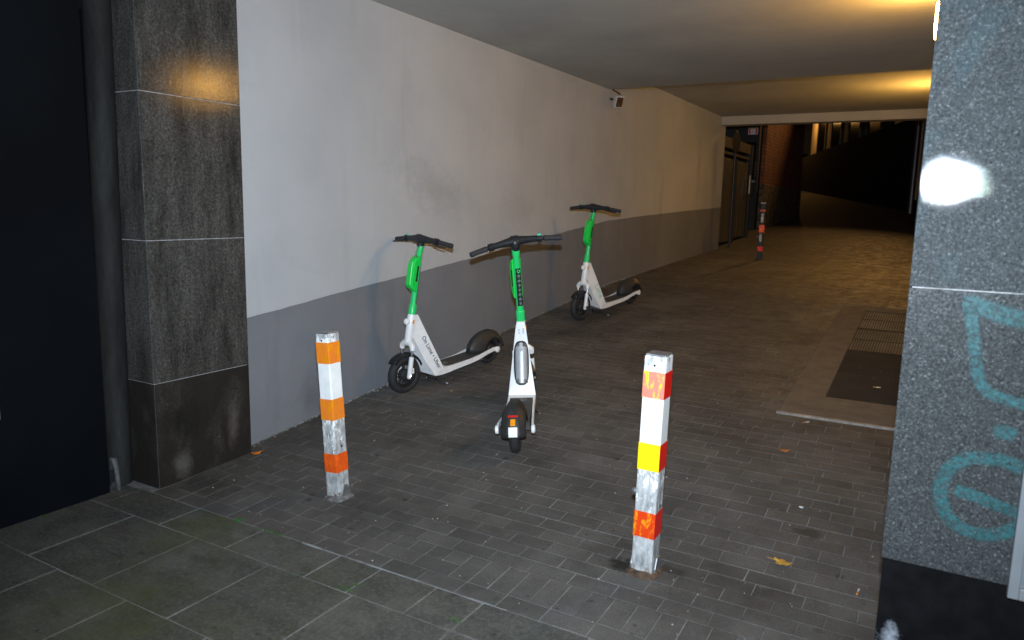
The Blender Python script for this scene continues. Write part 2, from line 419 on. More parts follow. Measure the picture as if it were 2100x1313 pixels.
bm = bmesh.new(); slabstrip(bm, -.87, -.02, 5.21, 5.238, .008)
o = link('edge_strip', bm, simple('pale_worn_edge', (.33, .31, .29), .8, var=.35, scale=20)); o.parent = gr; o.matrix_parent_inverse = Matrix.Translation(-gr.location)
M_grate = simple('grate_steel', (.020, .017, .014), .6, 0, var=.3, scale=20)
M_grate.node_tree.nodes['Principled BSDF'].inputs['Specular IOR Level'].default_value = .08
M_pit = simple('pit_black', (.006, .006, .006), .9)
bm = bmesh.new(); slabstrip(bm, -.617, -.045, 5.69, 6.34, .0035, .006)  # flat dark sheets painted in where the near grate bars lie unlit
o = link('unlit_grate_sheet', bm, simple('unlit_grate_tone', (.016, .015, .015), .95, 0, var=.5, scale=5, bump=.3)); o.parent = gr; o.matrix_parent_inverse = Matrix.Translation(-gr.location)
bm = bmesh.new(); slabstrip(bm, -.617, -.045, 6.348, 6.98, .0035, .006)
o = link('unlit_grate_sheet', bm, simple('unlit_grate_tone', (.014, .013, .013), .95, 0, var=.5, scale=5, bump=.3)); o.parent = gr; o.matrix_parent_inverse = Matrix.Translation(-gr.location)
for a, b in ((7.0, 7.80), (7.82, 8.64)):
    bm = bmesh.new(); x = -.615
    while x < -.05:
        v0 = [(x, a), (x+.007, a), (x+.007, b), (x, b)]
        ys = [a]+[q for q in GYP if a < q < b]+[b]
        for p, q in zip(ys, ys[1:]):
            vs = [bm.verts.new(c) for c in ((x,p,G(p)-.004),(x+.007,p,G(p)-.004),(x+.007,q,G(q)-.004),(x,q,G(q)-.004),
                                            (x,p,G(p)+.004),(x+.007,p,G(p)+.004),(x+.007,q,G(q)+.004),(x,q,G(q)+.004))]
            for f in ((4,5,6,7),(0,1,5,4),(1,2,6,5),(2,3,7,6),(3,0,4,7)): bm.faces.new([vs[i] for i in f])
        x += .022
    for yy in (a+.004, (a+b)/2, b-.010):
        box(bm, -.618, -.04, yy, yy+.006, G(yy)-.004, G(yy)+.0045)
    o = link('grate_panel', bm, M_grate); o.parent = gr; o.matrix_parent_inverse = Matrix.Translation(-gr.location)
bm = bmesh.new(); slabstrip(bm, -.62, -.02, 5.68, 8.66, -.0035, .004)
o = link('grate_pit', bm, M_pit); o.parent = gr; o.matrix_parent_inverse = Matrix.Translation(-gr.location)
tag(gr, 'dark floor grate, its unlit near half put in as dark sheets, in a pale concrete surround, right side of passage', 'floor grate')

# ------------------------------------------------------------ passage walls and ceilings
def wall_strip(name, x, xb, y0, y1, ztop, band=.83, parent=None):
    """vertical wall sheet with thickness; lower grey band follows the ground"""
    bm = bmesh.new(); ys = sorted({y0, y1, *[q for q in GYP if y0 < q < y1]})
    cols = []
    ys = sorted(set(ys) | {y0+(y1-y0)*k/150 for k in range(151)}); rn = random.Random(3); wv = 0
    for yy in ys:
        zt = ztop; wv = wv*.7+rn.uniform(-.0022, .0022)
        cols.append([bm.verts.new((x, yy, z)) for z in (G(yy)-.15, G(yy)+band+wv-.007*max(0, yy-9), zt)]+[bm.verts.new((xb, yy, z)) for z in (zt, G(yy)-.15)])
    for a, b in zip(cols, cols[1:]):
        for i in range(5):
            j = (i+1) % 5; f = bm.faces.new((a[i], b[i], b[j], a[j])); f.material_index = 1 if i == 0 else 0
    bm.faces.new(cols[0]); bm.faces.new(cols[-1][::-1])
    return link(name, bm, [M_upper, M_lower], parent)
tag(wall_strip('plaster_wall', -3.735, -4.05, 3.06, 14.52, 3.75),
    'long pale plaster wall with a grey painted band below, behind the parked scooters', 'wall')
tag(wall_strip('plaster_wall', -.03, .4, 3.06, 14.2, 3.75),
    'plaster passage wall hidden behind the speckled granite pillar, with the lit lamps on it', 'wall')
pb = empty('passage_building', (0, 2.5, 3.04))
def child(name, bm, mat, parent, **k):
    o = link(name, bm, mat, None, **k); o.parent = parent; o.matrix_parent_inverse = parent.matrix_basis.inverted(); return o
child('front_ceiling', BM((-3.733, -.032, 2.46, 8.83, 3.04, 3.28)), M_ceil, pb)
child('rear_ceiling', BM((-3.733, -.032, 8.80, 14.2, 3.30, 3.5)), M_ceil, pb)
child('lintel_beam', BM((-3.733, .4, 14.2, 14.5, 3.15, 3.7)), M_beam, pb)
child('upper_storey', BM((-9, 9, 2.50, 14.45, 3.76, 8.5), (-9, 9, 2.44, 2.5, 3.04, 8.5)), M_upper, pb)
tag(pb, 'building spanning the passage with a two-level plaster ceiling and an end beam', 'building')
# ---- left pillar: granite slabs with pale joints
lp = empty('granite_pillar', (-3.7, 2.8, 0))
child('core', BM((-3.92, -3.637, 2.447, 3.072, -.1, 3.2)), M_grout, lp)
zs = [-.05, .592, 1.371, 2.140, 3.03]
for i in range(4):
    z0, z1 = zs[i]+.002, zs[i+1]-.002
    bm = BM((-3.6365, -3.630, 2.446, 3.08, z0, z1)); child('stone_slab', bm, M_granLb if i == 0 else M_granL, lp, bevel=.0012)
    bm = BM((-3.93, -3.6365, 2.440, 2.4465, z0, z1)); child('stone_slab', bm, M_granLb if i == 0 else M_granL, lp, bevel=.0012)
tag(lp, 'dark weathered granite-clad pillar with thin pale joints at the left corner', 'pillar')

# ---- right pillar
rp = empty('granite_pillar', (.5, 2.6, 0))
child('core', BM((-.0595, 1.6, 2.448, 3.07, .558, 3.2)), M_grout, rp)
for z0, z1, mm in ((.552, 1.388, M_granR2), (1.3915, 2.2, M_granR), (2.2035, 3.03, M_granR)):
    child('stone_slab', BM((-.067, .74, 2.440, 2.4465, z0, z1)), mm, rp, bevel=.001)
    child('stone_slab', BM((.744, 1.6, 2.440, 2.4465, z0, z1)), mm, rp, bevel=.001)
    child('stone_slab', BM((-.0665, -.060, 2.448, 3.08, z0, z1)), mm, rp, bevel=.001)
t = NT('plinth_black'); v = t.geo()
bl = t.ramp(t.voro(t.geo((1, 1, 1.0), (.0, 0, 0)), 1.0), (0, 0), (1, 0))
c = t.ramp(t.noise(v, 20, 5), (.3, (.0025, .0025, .003)), (.7, (.006, .006, .007)))
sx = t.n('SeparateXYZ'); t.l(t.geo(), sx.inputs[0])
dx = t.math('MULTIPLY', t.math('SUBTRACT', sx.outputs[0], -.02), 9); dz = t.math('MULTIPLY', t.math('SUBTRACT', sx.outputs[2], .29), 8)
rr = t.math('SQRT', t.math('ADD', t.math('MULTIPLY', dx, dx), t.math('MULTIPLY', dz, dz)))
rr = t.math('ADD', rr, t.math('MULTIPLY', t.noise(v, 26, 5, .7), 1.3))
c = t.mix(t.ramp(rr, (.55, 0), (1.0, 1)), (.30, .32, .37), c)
t.set(color=c, rough=.8, spec=.1); M_pl = t.m
child('plinth', BM((-.062, 1.6, 2.462, 3.05, -.05, .556)), M_pl, rp)
tag(rp, 'speckled polished granite pillar at the right edge with teal graffiti and a black plinth', 'pillar')
# graffiti: sprayed teal strokes, soft at the edges
t = NT('teal_spray'); at = t.n('Attribute'); at.attribute_name = 'edge'
n = t.noise(t.geo(), 90, 4, .75)
a = t.math('MULTIPLY', t.ramp(at.outputs['Fac'], (.0, 0), (.55, 1)), t.ramp(n, (.36, .04), (.62, .50)))
t.set(color=t.ramp(t.noise(t.geo(), 12, 3), (.3, (.015, .16, .175)), (.7, (.03, .23, .25))), rough=.5, alpha=a); M_teal = t.m
def stroke(pts, w):
    """ribbon on the pillar face; edge attribute 0 at the rim, 1 in the middle"""
    P = [Vector((p[0], 2.4385, p[1])) for p in pts]; Q = []
    for i in range(len(P)-1):
        a, b = P[i], P[i+1]; pa = P[max(i-1, 0)]; nb = P[min(i+2, len(P)-1)]
        for s in range(5):
            u = s/5; Q.append(.5*((2*a)+(b-pa)*u+(2*pa-5*a+4*b-nb)*u*u+(3*a-pa-3*b+nb)*u**3))
    Q.append(P[-1]); V = []; F = []; E = []
    for i, p in enumerate(Q):
        d = (Q[min(i+1, len(Q)-1)]-Q[max(i-1, 0)]).normalized(); s = Vector((d.z, 0, -d.x))
        e = 1 if 0 < i < len(Q)-1 else 0
        for off, ed in ((-1, 0), (-.22, 1), (.22, 1), (1, 0)): V.append(p+s*off*w/2); E.append(ed*e)
    for i in range(len(Q)-1):
        for k in range(3): b = i*4+k; F.append((b, b+1, b+5, b+4))
    return V, F, E
strokes = [([(.068,1.352),(.10,1.350),(.16,1.332),(.235,1.312),(.30,1.30)], .060),
           ([(.088,1.345),(.102,1.28),(.112,1.22),(.128,1.15),(.150,1.112),(.20,1.092),(.26,1.082)], .038),
           ([(.180,.996),(.205,.998),(.235,.992)], .048),
           ([(.262,.900),(.215,.915),(.160,.914),(.115,.900),(.083,.865),(.068,.81),(.076,.755),(.105,.712),(.15,.690),(.20,.692),(.245,.715),(.285,.765),(.31,.81)], .046),
           ([(.104,.806),(.15,.80),(.20,.786),(.26,.772),(.33,.765)], .042)]
me = bpy.data.meshes.new('graffiti'); V = []; F = []; E = []
for pts, wd in strokes:
    v_, f_, e_ = stroke(pts, wd); b = len(V); V += v_; E += e_; F += [tuple(i+b for i in f) for f in f_]
me.from_pydata(V, [], F); me.materials.append(M_teal)
at = me.attributes.new('edge', 'FLOAT', 'POINT'); at.data.foreach_set('value', E)
o = bpy.data.objects.new('graffiti', me); COL.objects.link(o); o.parent = rp; o.matrix_parent_inverse = rp.matrix_basis.inverted()

# pale metal case on the facade, only its corner in view
dc = empty('display_case', (.5, 2.43, 0)); M_case = simple('pale_grey_metal', (.20, .215, .23), .4, var=.08, scale=6)
child('frame', BM((.258, .285, 2.405, 2.4395, .53, 1.9), (.285, .95, 2.405, 2.4395, .53, .565), (.95, .98, 2.405, 2.4395, .53, 1.9), (.285, .95, 2.405, 2.4395, 1.86, 1.9)), M_case, dc, bevel=.003)
child('front_panel', BM((.285, .95, 2.418, 2.4392, .565, 1.86)), simple('pale_panel', (.17, .19, .21), .3, var=.06, scale=4), dc)
tag(dc, 'pale grey metal display case fixed to the granite at the lower right edge', 'display case')

# ---- dark facade panel, downpipe on the left
t = NT('dark_blue_metal'); v = t.geo((1, 1, 1))
t.set(color=t.ramp(t.noise(v, 1.5, 4), (.3, (.003, .0042, .0058)), (.7, (.005, .0072, .0095))), rough=.6, spec=.06); M_dark = t.m
dp = empty('dark_facade', (-4.1, 0, 0))
child('panel', BM((-4.3, -3.80, 1.42, 2.262, -.02, 5)), M_dark, dp, bevel=.003)
child('panel', BM((-4.3, -3.803, -1.5, 1.414, -.02, 5)), M_dark, dp, bevel=.003)
child('notice_plate', BM((-3.7995, -3.796, 1.66, 1.752, .54, .66)), M_case, dp)
tag(dp, 'smooth blue-black metal facade at the left edge of the picture', 'facade')
dw = empty('downpipe', (-3.855, 2.355, 0))
M_pipe = NT('weathered_zinc'); v = M_pipe.geo((5, 5, 1))
M_pipe.set(color=M_pipe.ramp(M_pipe.noise(v, 2.2, 6, .7), (.32, (.013, .0125, .012)), (.6, (.028, .028, .026)), (.8, (.055, .057, .053))), rough=.7, spec=.15); M_pipe.bump(M_pipe.noise(v, 6, 4), .3, .01); M_pipe = M_pipe.m
bm = bmesh.new(); tube(bm, [(-3.862+.022*z, 2.355, z) for z in (.02, 1.2, 2.4, 4.5)], .067, 28); child('pipe', bm, M_pipe, dw, smooth=True)
bm = bmesh.new(); lathe(bm, [(.076, 0), (.079, .004), (.079, .02), (.076, .024)], (-3.862+.022*2.7, 2.355, 2.7), (0, 0, 1)); child('pipe_clamp', bm, M_pipe, dw, smooth=True)
bm = bmesh.new()   # cast foot of the pipe
pf = [(-.045, 0), (.05, 0), (.045, .06), (.036, .14), (.018, .19), (-.012, .19), (-.03, .12), (-.042, .05)]
prism(bm, pf, lambda a, z: (-3.815+a*.9, 2.275+abs(a)*.4, z), lambda a, z: (-3.815+a*.75, 2.315, z*.96))
child('pipe_foot', bm, simple('pale_zinc', (.14, .145, .15), .5, .4, var=.35, scale=24), dw, bevel=.008)
bm = BM((-3.802, -3.794, 2.262, 2.30, .055, .125)); child('foot_slot', bm, M_black, dw)
tag(dw, 'round weathered metal downpipe between the dark facade and the granite pillar', 'downpipe')

# ------------------------------------------------------------ lamps in the passage
def passage_lamp(y, label):
    z = 2.82; r = empty('wall_lamp', (-.03, y, z))
    child('back_plate', BM((-.075, -.031, y-.19, y+.19, z-.13, z+.13)), M_steel, r, bevel=.01)
    bm = bmesh.new()
    prism(bm, [(-.15, -.08), (-.10, -.115), (.10, -.115), (.15, -.08), (.15, .08), (.10, .115), (-.10, .115), (-.15, .08)],
          lambda a, b: (-.076, y+a, z+b), lambda a, b: (-.165, y+a*.86, z+b*.86))
    child('lit_glass', bm, mat_emit('sodium_glow', (1.0, .50, .09), 112), r, bevel=.012)
    tag(r, label, 'lamp', 'lit wall lamps in the passage')
passage_lamp(5.65, 'glowing warm wall lamp just left of the granite pillar at the top of the picture')
passage_lamp(11.5, 'glowing warm wall lamp deeper in the passage, under the rear ceiling behind the granite pillar')

# flood light on the left wall
fr = empty('floodlight', (-3.73, 8.86, 2.9))
bm = BM((-.035, .035, -.055, .055, -.075, .075)); xf(bm, Matrix.Translation((-3.60, 8.80, 2.885)) @ Matrix.Rotation(math.radians(-38), 4, 'Z') @ Matrix.Rotation(math.radians(22), 4, 'Y'))
child('housing', bm, simple('white_housing', (.55, .53, .5), .4), fr, bevel=.008)
bm = BM((.036, .040, -.042, .042, -.058, .058)); xf(bm, Matrix.Translation((-3.60, 8.80, 2.885)) @ Matrix.Rotation(math.radians(-38), 4, 'Z') @ Matrix.Rotation(math.radians(22), 4, 'Y'))
child('glass', bm, simple('dark_glass', (.10, .05, .02), .12, var=.5, scale=14), fr)
bm = bmesh.new(); tube(bm, [(-3.735, 8.86, 2.93), (-3.69, 8.84, 2.92), (-3.63, 8.82, 2.90)], .012, 10); child('bracket', bm, M_black, fr, smooth=True)
bm = bmesh.new(); tube(bm, [(-3.70, 8.84, 3.04), (-3.66, 8.82, 3.015), (-3.60, 8.83, 2.985), (-3.585, 8.82, 2.96), (-3.59, 8.81, 2.94)], .008, 8); child('cable', bm, M_black, fr, smooth=True)
tag(fr, 'small white floodlight on the plaster wall under the ceiling step, with a short cable', 'floodlight')

# ------------------------------------------------------------ bollards
def mat_post():
    t = NT('worn_white_post'); v = t.geo(); ob = t.tc.outputs['Object']
    sx = t.n('SeparateXYZ'); t.l(ob, sx.inputs[0])
    white = t.ramp(t.noise(v, 18, 5), (.3, (.78, .79, .78)), (.7, (.90, .90, .88)))
    metal = t.ramp(t.noise(t.geo((1, 1, .4)), 50, 6, .7), (.3, (.17, .18, .18)), (.5, (.42, .43, .43)), (.7, (.66, .66, .65)))
    n = t.noise(t.geo((1, 1, .5)), 34, 6, .72)
    low = t.ramp(sx.outputs[2], (.0, .5), (.10, .40), (.30, .28), (.46, .20), (.50, .05), (.80, .02), (.87, .08), (.93, .20), (.97, .3))
    fac = t.ramp(t.math('ADD', n, low), (.66, 0), (.72, 1))
    c = t.mix(fac, white, metal)
    rust = t.ramp(t.math('ADD', t.noise(v, 30, 4), t.ramp(sx.outputs[2], (.0, .35), (.06, .0))), (.72, 0), (.84, .9))
    c = t.mix(rust, c, (.13, .055, .02))
    t.set(color=c, rough=t.mix(fac, .42, .36), metal=t.math('MULTIPLY', fac, .1))
    t.bump(t.mix(.5, fac, t.noise(v, 60, 4)), .25, .002)
    return t.m
M_post = mat_post()
def mat_band(name, col, worn=(0, 0, 0), amt=0):
    t = NT(name); v = t.geo((1, 1, .45))
    c = t.ramp(t.noise(v, 30, 4), (.3, tuple(x*.86 for x in col)), (.7, col))
    if amt: c = t.mix(t.ramp(t.noise(v, 42, 6, .7, .8), (.5-amt*.12, 0), (.5, amt), (.62, amt)), c, worn)
    d = t.ramp(t.noise(t.geo(), 55, 5, .75), (.62, 0), (.70, .55))
    c = t.mix(d, c, (.12, .10, .09))
    t.set(color=c, rough=.3); return t.m
B_or = mat_band('orange_band', (.90, .30, .006), (.85, .16, .05), .5)
B_or2 = mat_band('deep_orange_band', (.95, .14, .01), (.45, .03, .01), .4)
B_ye = mat_band('yellow_band', (.98, .80, .008))
B_yew = mat_band('scratched_yellow_band', (.98, .76, .01), (.62, .16, .17), .9)
B_re = mat_band('red_band', (.92, .012, .006))
B_mot = mat_band('mottled_orange_band', (.95, .36, .01), (.65, .015, .005), .9)
M_rust = simple('rusty_base', (.085, .050, .030), .9, .1, var=.6, scale=30, bump=.6)
M_basec = simple('pale_mortar_base', (.13, .125, .12), .9, var=.5, scale=26, bump=.6)
def bollard(loc, scale, tilt, bands, label, base_mat, dim=1):
    r = empty('bollard', loc); r.rotation_euler = (tilt[0], tilt[1], math.radians(tilt[2])); r.scale = (scale,)*3
    h = .95; a = .046
    bm = bmesh.new()
    tube(bm, [(0, 0, z) for z in (-.03, .3, .6, h-.006)], a*math.sqrt(2), 4, xdir=(1, 1, 0))
    o = link('post', bm, M_post, r, bevel=.007)
    link('cap', BM((-a+.004, a-.004, -a+.004, a-.004, h-.008, h)), M_steel, r, bevel=.002)
    for z0, z1, mf, ms in bands:
        bm = bmesh.new(); e = a+.0012
        V = [[bm.verts.new((x*e, y*e, z)) for z in (z0, z1)] for x, y in ((-1,-1),(1,-1),(1,1),(-1,1))]
        for i in range(4):
            j = (i+1) % 4; f = bm.faces.new((V[i][0], V[j][0], V[j][1], V[i][1])); f.material_index = 0 if i in (0, 2) else 1
        link('reflective_band', bm, [mf, ms], r, bevel=.004)
    bm = bmesh.new(); lathe(bm, [(.016, 0), (.016, .018), (.011, .024), (.009, .03)], (-a, 0, .345), (-1, 0, 0), 16); link('lock_lug', bm, M_steel, r, smooth=True)
    bm = bmesh.new(); lathe(bm, [(.007, 0), (.007, .003)], (a-.0015, .004, .30), (1, 0, 0), 12); link('bolt', bm, M_black, r)
    bm = bmesh.new(); lathe(bm, [(.0055, 0), (.0055, .002)], (.0, -a+.0005, .905), (0, -1, 0), 12); link('bolt', bm, M_black, r)
    # hinge cheeks and cast base
    for s in (-1, 1):
        bm = bmesh.new()
        prism(bm, [(-.03, -.01), (.05, -.01), (.045, .03), (.02, .075), (-.01, .075), (-.03, .03)],
              lambda p, z: (s*(a+.003), p, z), lambda p, z: (s*(a+.011), p, z))
        link('hinge_cheek', bm, M_steel, r, bevel=.003)
    bm = bmesh.new(); ring = []; N = 22
    for lev, (q, z) in enumerate(((1.75, -.02), (1.45, .006), (1.1, .016), (.9, .018))):
        rg = []
        for k in range(N):
            an = 2*math.pi*k/N; sq = 1/max(abs(math.cos(an)), abs(math.sin(an)))
            rr = a*q*(.75*min(sq, 1.25)+.25)*random.uniform(.93, 1.1)
            rg.append(bm.verts.new((rr*math.cos(an), rr*math.sin(an), z+random.uniform(-.003, .004))))
        ring.append(rg)
    for p, q in zip(ring, ring[1:]):
        for k in range(N): bm.faces.new((p[k], p[(k+1) % N], q[(k+1) % N], q[k]))
    bm.faces.new(ring[-1]); link('base_plate', bm, base_mat, r)
    return tag(r, label, 'bollard', 'striped bollards in the passage')
s1 = .97
bollard((-2.70, 2.865, G(2.865)), .95, (0, math.radians(-4.2), 0),
        [(.776, .895, B_or, B_or), (.456, .576, B_or, B_or), (.154, .262, B_or2, B_or2)],
        'white bollard with orange bands, leaning left in front of the grey wall band', M_basec)
bollard((-.995, 2.962, G(2.96)), 1.03, (0, math.radians(.9), 0),
        [(.768, .879, B_yew, B_re), (.461, .577, B_ye, B_re), (.167, .280, B_mot, B_re)],
        'white bollard with yellow and red bands and a rusty base, nearest the camera', M_rust)
# wet dark patch beside the base
# ------------------------------------------------------------ third bollard, dark and far
M_postd = simple('near_black_post', (.018, .020, .021), .5, .2, var=.8, scale=22)  # near-black colour of the far post, varied by noise
r = empty('bollard', (-2.617, 12.9, G(12.9))); r.rotation_euler = (0, math.radians(.5), math.radians(4)); a = .039
bm = bmesh.new(); tube(bm, [(0, 0, -.03), (0, 0, .5), (0, 0, .93)], a*math.sqrt(2), 4, xdir=(1, 1, 0)); link('post', bm, M_postd, r, bevel=.007)
link('cap', BM((-a-.001, a+.001, -a-.001, a+.001, .93, .945)), M_steel, r, bevel=.003)
for z0, z1, mm in ((.455, .575, mat_band('bright_orange_band', (.95, .12, .01))), (.14, .22, B_re), (.80, .825, B_mot)):
    e = a+.0012; link('reflective_band', BM((-e, e, -e, e, z0, z1)), mm, r)
for x0, z0, z1 in ((-.02, .62, .76), (-.025, .30, .43)):
    link('pale_sticker', BM((x0, x0+.04, -a-.003, -a-.001, z0, z1)), simple('torn_sticker', (.42, .45, .42), .6, var=.7, scale=40), r)
bm = bmesh.new(); lathe(bm, [(.016, 0), (.016, .025)], (-a, 0, .38), (-1, 0, 0), 14); link('lock_lug', bm, M_steel, r)
tag(r, 'far dark bollard with one orange and one red band before the brick building', 'bollard', 'striped bollards in the passage')

# ------------------------------------------------------------ scooters
RAKE = math.radians(12.5)
def axp(z): return .485-(z-.148)*math.tan(RAKE)     # x on the steering axis at height z
def text_mesh(body, size, mat, name, M, parent, ext=.0004, align='CENTER'):
    cu = bpy.data.curves.new(name, 'FONT'); cu.body = body; cu.size = size; cu.extrude = ext; cu.align_x = align; cu.align_y = 'CENTER'
    tmp = bpy.data.objects.new('tmp', cu); COL.objects.link(tmp)
    bpy.context.view_layer.update()
    me = bpy.data.meshes.new_from_object(tmp.evaluated_get(bpy.context.evaluated_depsgraph_get()))
    bpy.data.objects.remove(tmp); me.materials.clear(); me.materials.append(mat)
    me.transform(M); me.name = name
    o = bpy.data.objects.new(name, me); COL.objects.link(o); o.parent = parent; return o
def plane_M(o, xd, yd):
    xd = Vector(xd).normalized(); yd = Vector(yd); yd = (yd-xd*yd.dot(xd)).normalized(); zd = xd.cross(yd)
    M = Matrix((xd, yd, zd)).transposed().to_4x4(); M.translation = Vector(o); return M
def wheel(name, cx, R, tr, parent, hubw, SM):
    root_bm = bmesh.new()
    prof = []
    for k in range(16):
        an = 2*math.pi*k/16
        prof.append((R-tr+tr*math.cos(an)*(1.0 if math.cos(an) > 0 else .8), tr*1.05*math.sin(an)))
    lathe(root_bm, prof, (cx, 0, R), (0, 1, 0), 48, close=True)
    rb = bmesh.new(); ri = R-2*tr*.9
    lathe(rb, [(ri+.012, -.024), (ri+.012, .024), (ri-.004, .022), (ri-.010, .010), (ri-.010, -.010), (ri-.004, -.022)], (cx, 0, R), (0, 1, 0), 40, close=True)
    for k in range(5):
        an = 2*math.pi*k/5+.3; d = Vector((math.cos(an), 0, math.sin(an)))
        tube(rb, [Vector((cx, 0, R))+d*.035, Vector((cx, 0, R))+d*(ri-.004)], [.013, .009], 8, flat=.7)
    hb = bmesh.new(); lathe(hb, [(.018, -hubw), (.040, -hubw+.006), (.044, -hubw+.012), (.044, hubw-.012), (.040, hubw-.006), (.018, hubw)], (cx, 0, R), (0, 1, 0), 28)
    for b in (root_bm, rb, hb): xf(b, SM)
    wl = link(name, root_bm, M_tyre, parent, smooth=True)
    link('rim', rb, M_black, wl, smooth=True)
    link('hub', hb, M_darkgrey, wl, smooth=True)
    return wl
def scooter(mid, z, head, pitch, lean, steer, label, side_text, tsize, tmat, scale=1):
    r = empty('electric_scooter', (mid[0], mid[1], z))
    r.rotation_euler = (-math.radians(lean), -pitch, math.atan2(head[1], head[0])); r.scale = (scale,)*3
    A0 = Vector((axp(.148), 0, .148)); ad = Vector((-math.sin(RAKE), 0, math.cos(RAKE)))
    SM = Matrix.Translation(A0) @ Matrix.Rotation(math.radians(steer), 4, ad) @ Matrix.Translation(-A0)
    I = Matrix.Identity(4)
    def AX(z, f=0, l=0):   # point near the steering axis: height z, f forward of the axis, l to the left
        return Vector((axp(z), 0, z))+Vector((math.cos(RAKE), 0, math.sin(RAKE)))*f+Vector((0, l, 0))
    def S_(name, bm, mat, par=r, **k): xf(bm, SM); return link(name, bm, mat, par, **k)
    # wheels
    wheel('front_wheel', .485, .148, .031, r, .034, SM)
    wheel('rear_wheel', -.485, .127, .0285, r, .05, I)
    # fork
    bm = bmesh.new()
    arch = [AX(.335, .0, -.062), AX(.365, 0, -.060), AX(.385, 0, -.035), AX(.388, 0, 0), AX(.385, 0, .035), AX(.365, 0, .060), AX(.335, 0, .062)]
    tube(bm, arch, [.019, .024, .026, .028, .026, .024, .019], 12, flat=1.0)
    fk = S_('fork_crown', bm, M_white, smooth=True)
    for s in (-1, 1):
        bm = bmesh.new(); tube(bm, [AX(.345, 0, s*.061), AX(.27, 0, s*.061)], .0085, 12); S_('stanchion', bm, M_chrome, smooth=True)
        bm = bmesh.new(); tube(bm, [AX(.290, 0, s*.061), AX(.286, 0, s*.061), AX(.17, 0, s*.063), AX(.135, 0, s*.063), AX(.125, 0, s*.062)], [.014, .0185, .0185, .019, .012], 14); S_('fork_leg', bm, M_white, smooth=True)
        bm = bmesh.new(); lathe(bm, [(.014, 0), (.014, .008), (.009, .012)], AX(.148, 0, s*.078), (0, s, 0), 6); S_('axle_nut', bm, M_chrome)
        bm = bmesh.new(); box(bm, -.010, .010, -.006, .006, -.022, .022); xf(bm, Matrix.Translation(AX(.185, -.028, s*.063))); S_('fork_lug', bm, M_white, bevel=.003)
    bm = bmesh.new(); tube(bm, [AX(.31, .02, -.05), AX(.25, .0, -.050), AX(.17, -.01, -.035)], .004, 8); S_('brake_hose', bm, M_black, smooth=True)
    # front mudguard
    bm = bmesh.new(); sec = []
    for k in range(15):
        an = math.radians(-8+k*13); c = Vector((.485, 0, .148)); ra = .166
        ctr = [(ra-.022, -.043), (ra-.003, -.038), (ra+.004, -.02), (ra+.006, 0), (ra+.004, .02), (ra-.003, .038), (ra-.022, .043)]
        sec.append([bm.verts.new(c+Vector((math.cos(math.radians(180)-an)*q, w_, math.sin(math.radians(180)-an)*q))) for q, w_ in ctr])
    sec = sec[2:12]
    bm.verts.ensure_lookup_table()
    for a, b in zip(sec, sec[1:]):
        for i in range(6): bm.faces.new((a[i], a[i+1], b[i+1], b[i]))
    bmesh.ops.delete(bm, geom=[v for v in bm.verts if not v.link_faces], context='VERTS')
    mg = S_('front_mudguard', bm, M_black, smooth=True); sd = mg.modifiers.new('t', 'SOLIDIFY'); sd.thickness = .004
    # head tube
    bm = bmesh.new(); tube(bm, [AX(.392), AX(.40), AX(.59), AX(.602)], [.028, .031, .031, .028], 24); link('head_tube', bm, M_white, r, smooth=True)
    bm = bmesh.new(); lathe(bm, [(.021, 0), (.025, .012), (.025, .022), (.021, .028)], AX(.545, .026), (math.cos(RAKE), 0, math.sin(RAKE)), 24)
    hl = link('headlight', bm, M_white, r, smooth=True)
    bm = bmesh.new(); lathe(bm, [(.020, 0), (.017, .004), (.009, .007)], AX(.545, .054), (math.cos(RAKE), 0, math.sin(RAKE)), 20); link('lens', bm, M_lens, hl, smooth=True)
    for s in (-1, 1):
        bm = bmesh.new(); prism(bm, [(-.006, -.015), (.006, -.015), (.009, 0), (.006, .015), (-.006, .015), (-.009, 0)],
                                lambda a, b: AX(.548+b, a, s*.0285), lambda a, b: AX(.548+b, a, s*.0345)); link('side_reflector', bm, M_orange, r, bevel=.002)
    # main body: two side panels, a slanted rear plate with an opening, a front-lower skin
    def side(s):
        P = dict(B=(.348, .597, .030), A=(.398, .600, .030), F=(.408, .430, .032), F2=(.428, .385, .012), T2=(.238, .088, .088), E=(.335, .135, .036), TT=(.205, .068, .060),
                 T3=(.17, .080, .092), D=(.05, .082, .092), Cc=(.05, .130, .092), C=(.150, .136, .092), E2=(.322, .235, .058))
        return {k: Vector((x, s*y, z)) for k, (x, z, y) in P.items()}
    L, Rr = side(1), side(-1)
    bm = bmesh.new()
    def quad(*pts, mi=0):
        f = bm.faces.new([bm.verts.new(p) for p in pts]); f.material_index = mi
    for Q in (L, Rr):
        # main side face, split by height for a gentle twist
        quad(Q['B'], Q['A'], Q['F'], Q['B'].lerp(Q['C'], .38))
        quad(Q['B'].lerp(Q['C'], .38), Q['F'], Q['E2'], Q['B'].lerp(Q['C'], .78))
        quad(Q['B'].lerp(Q['C'], .78), Q['E2'], Q['T2'], Q['C'])
        quad(Q['C'], Q['T2'], Q['T3'], Q['D'], Q['Cc'])
        quad(Q['F'], Q['F2'], Q['E'], Q['T2'], Q['E2'], mi=1)
        quad(Q['T2'], Q['E'], Q['TT'], mi=1)
    quad(L['F2'], Rr['F2'], Rr['E'], L['E'], mi=1); quad(L['E'], Rr['E'], Rr['TT'], L['TT'], mi=1)
    quad(L['TT'], Rr['TT'], Rr['T3'], L['T3'], mi=1); quad(L['T3'], Rr['T3'], Rr['D'], L['D'], mi=1)
    quad(L['TT'], L['T3'], L['T2'], mi=1); quad(Rr['TT'], Rr['T3'], Rr['T2'], mi=1)
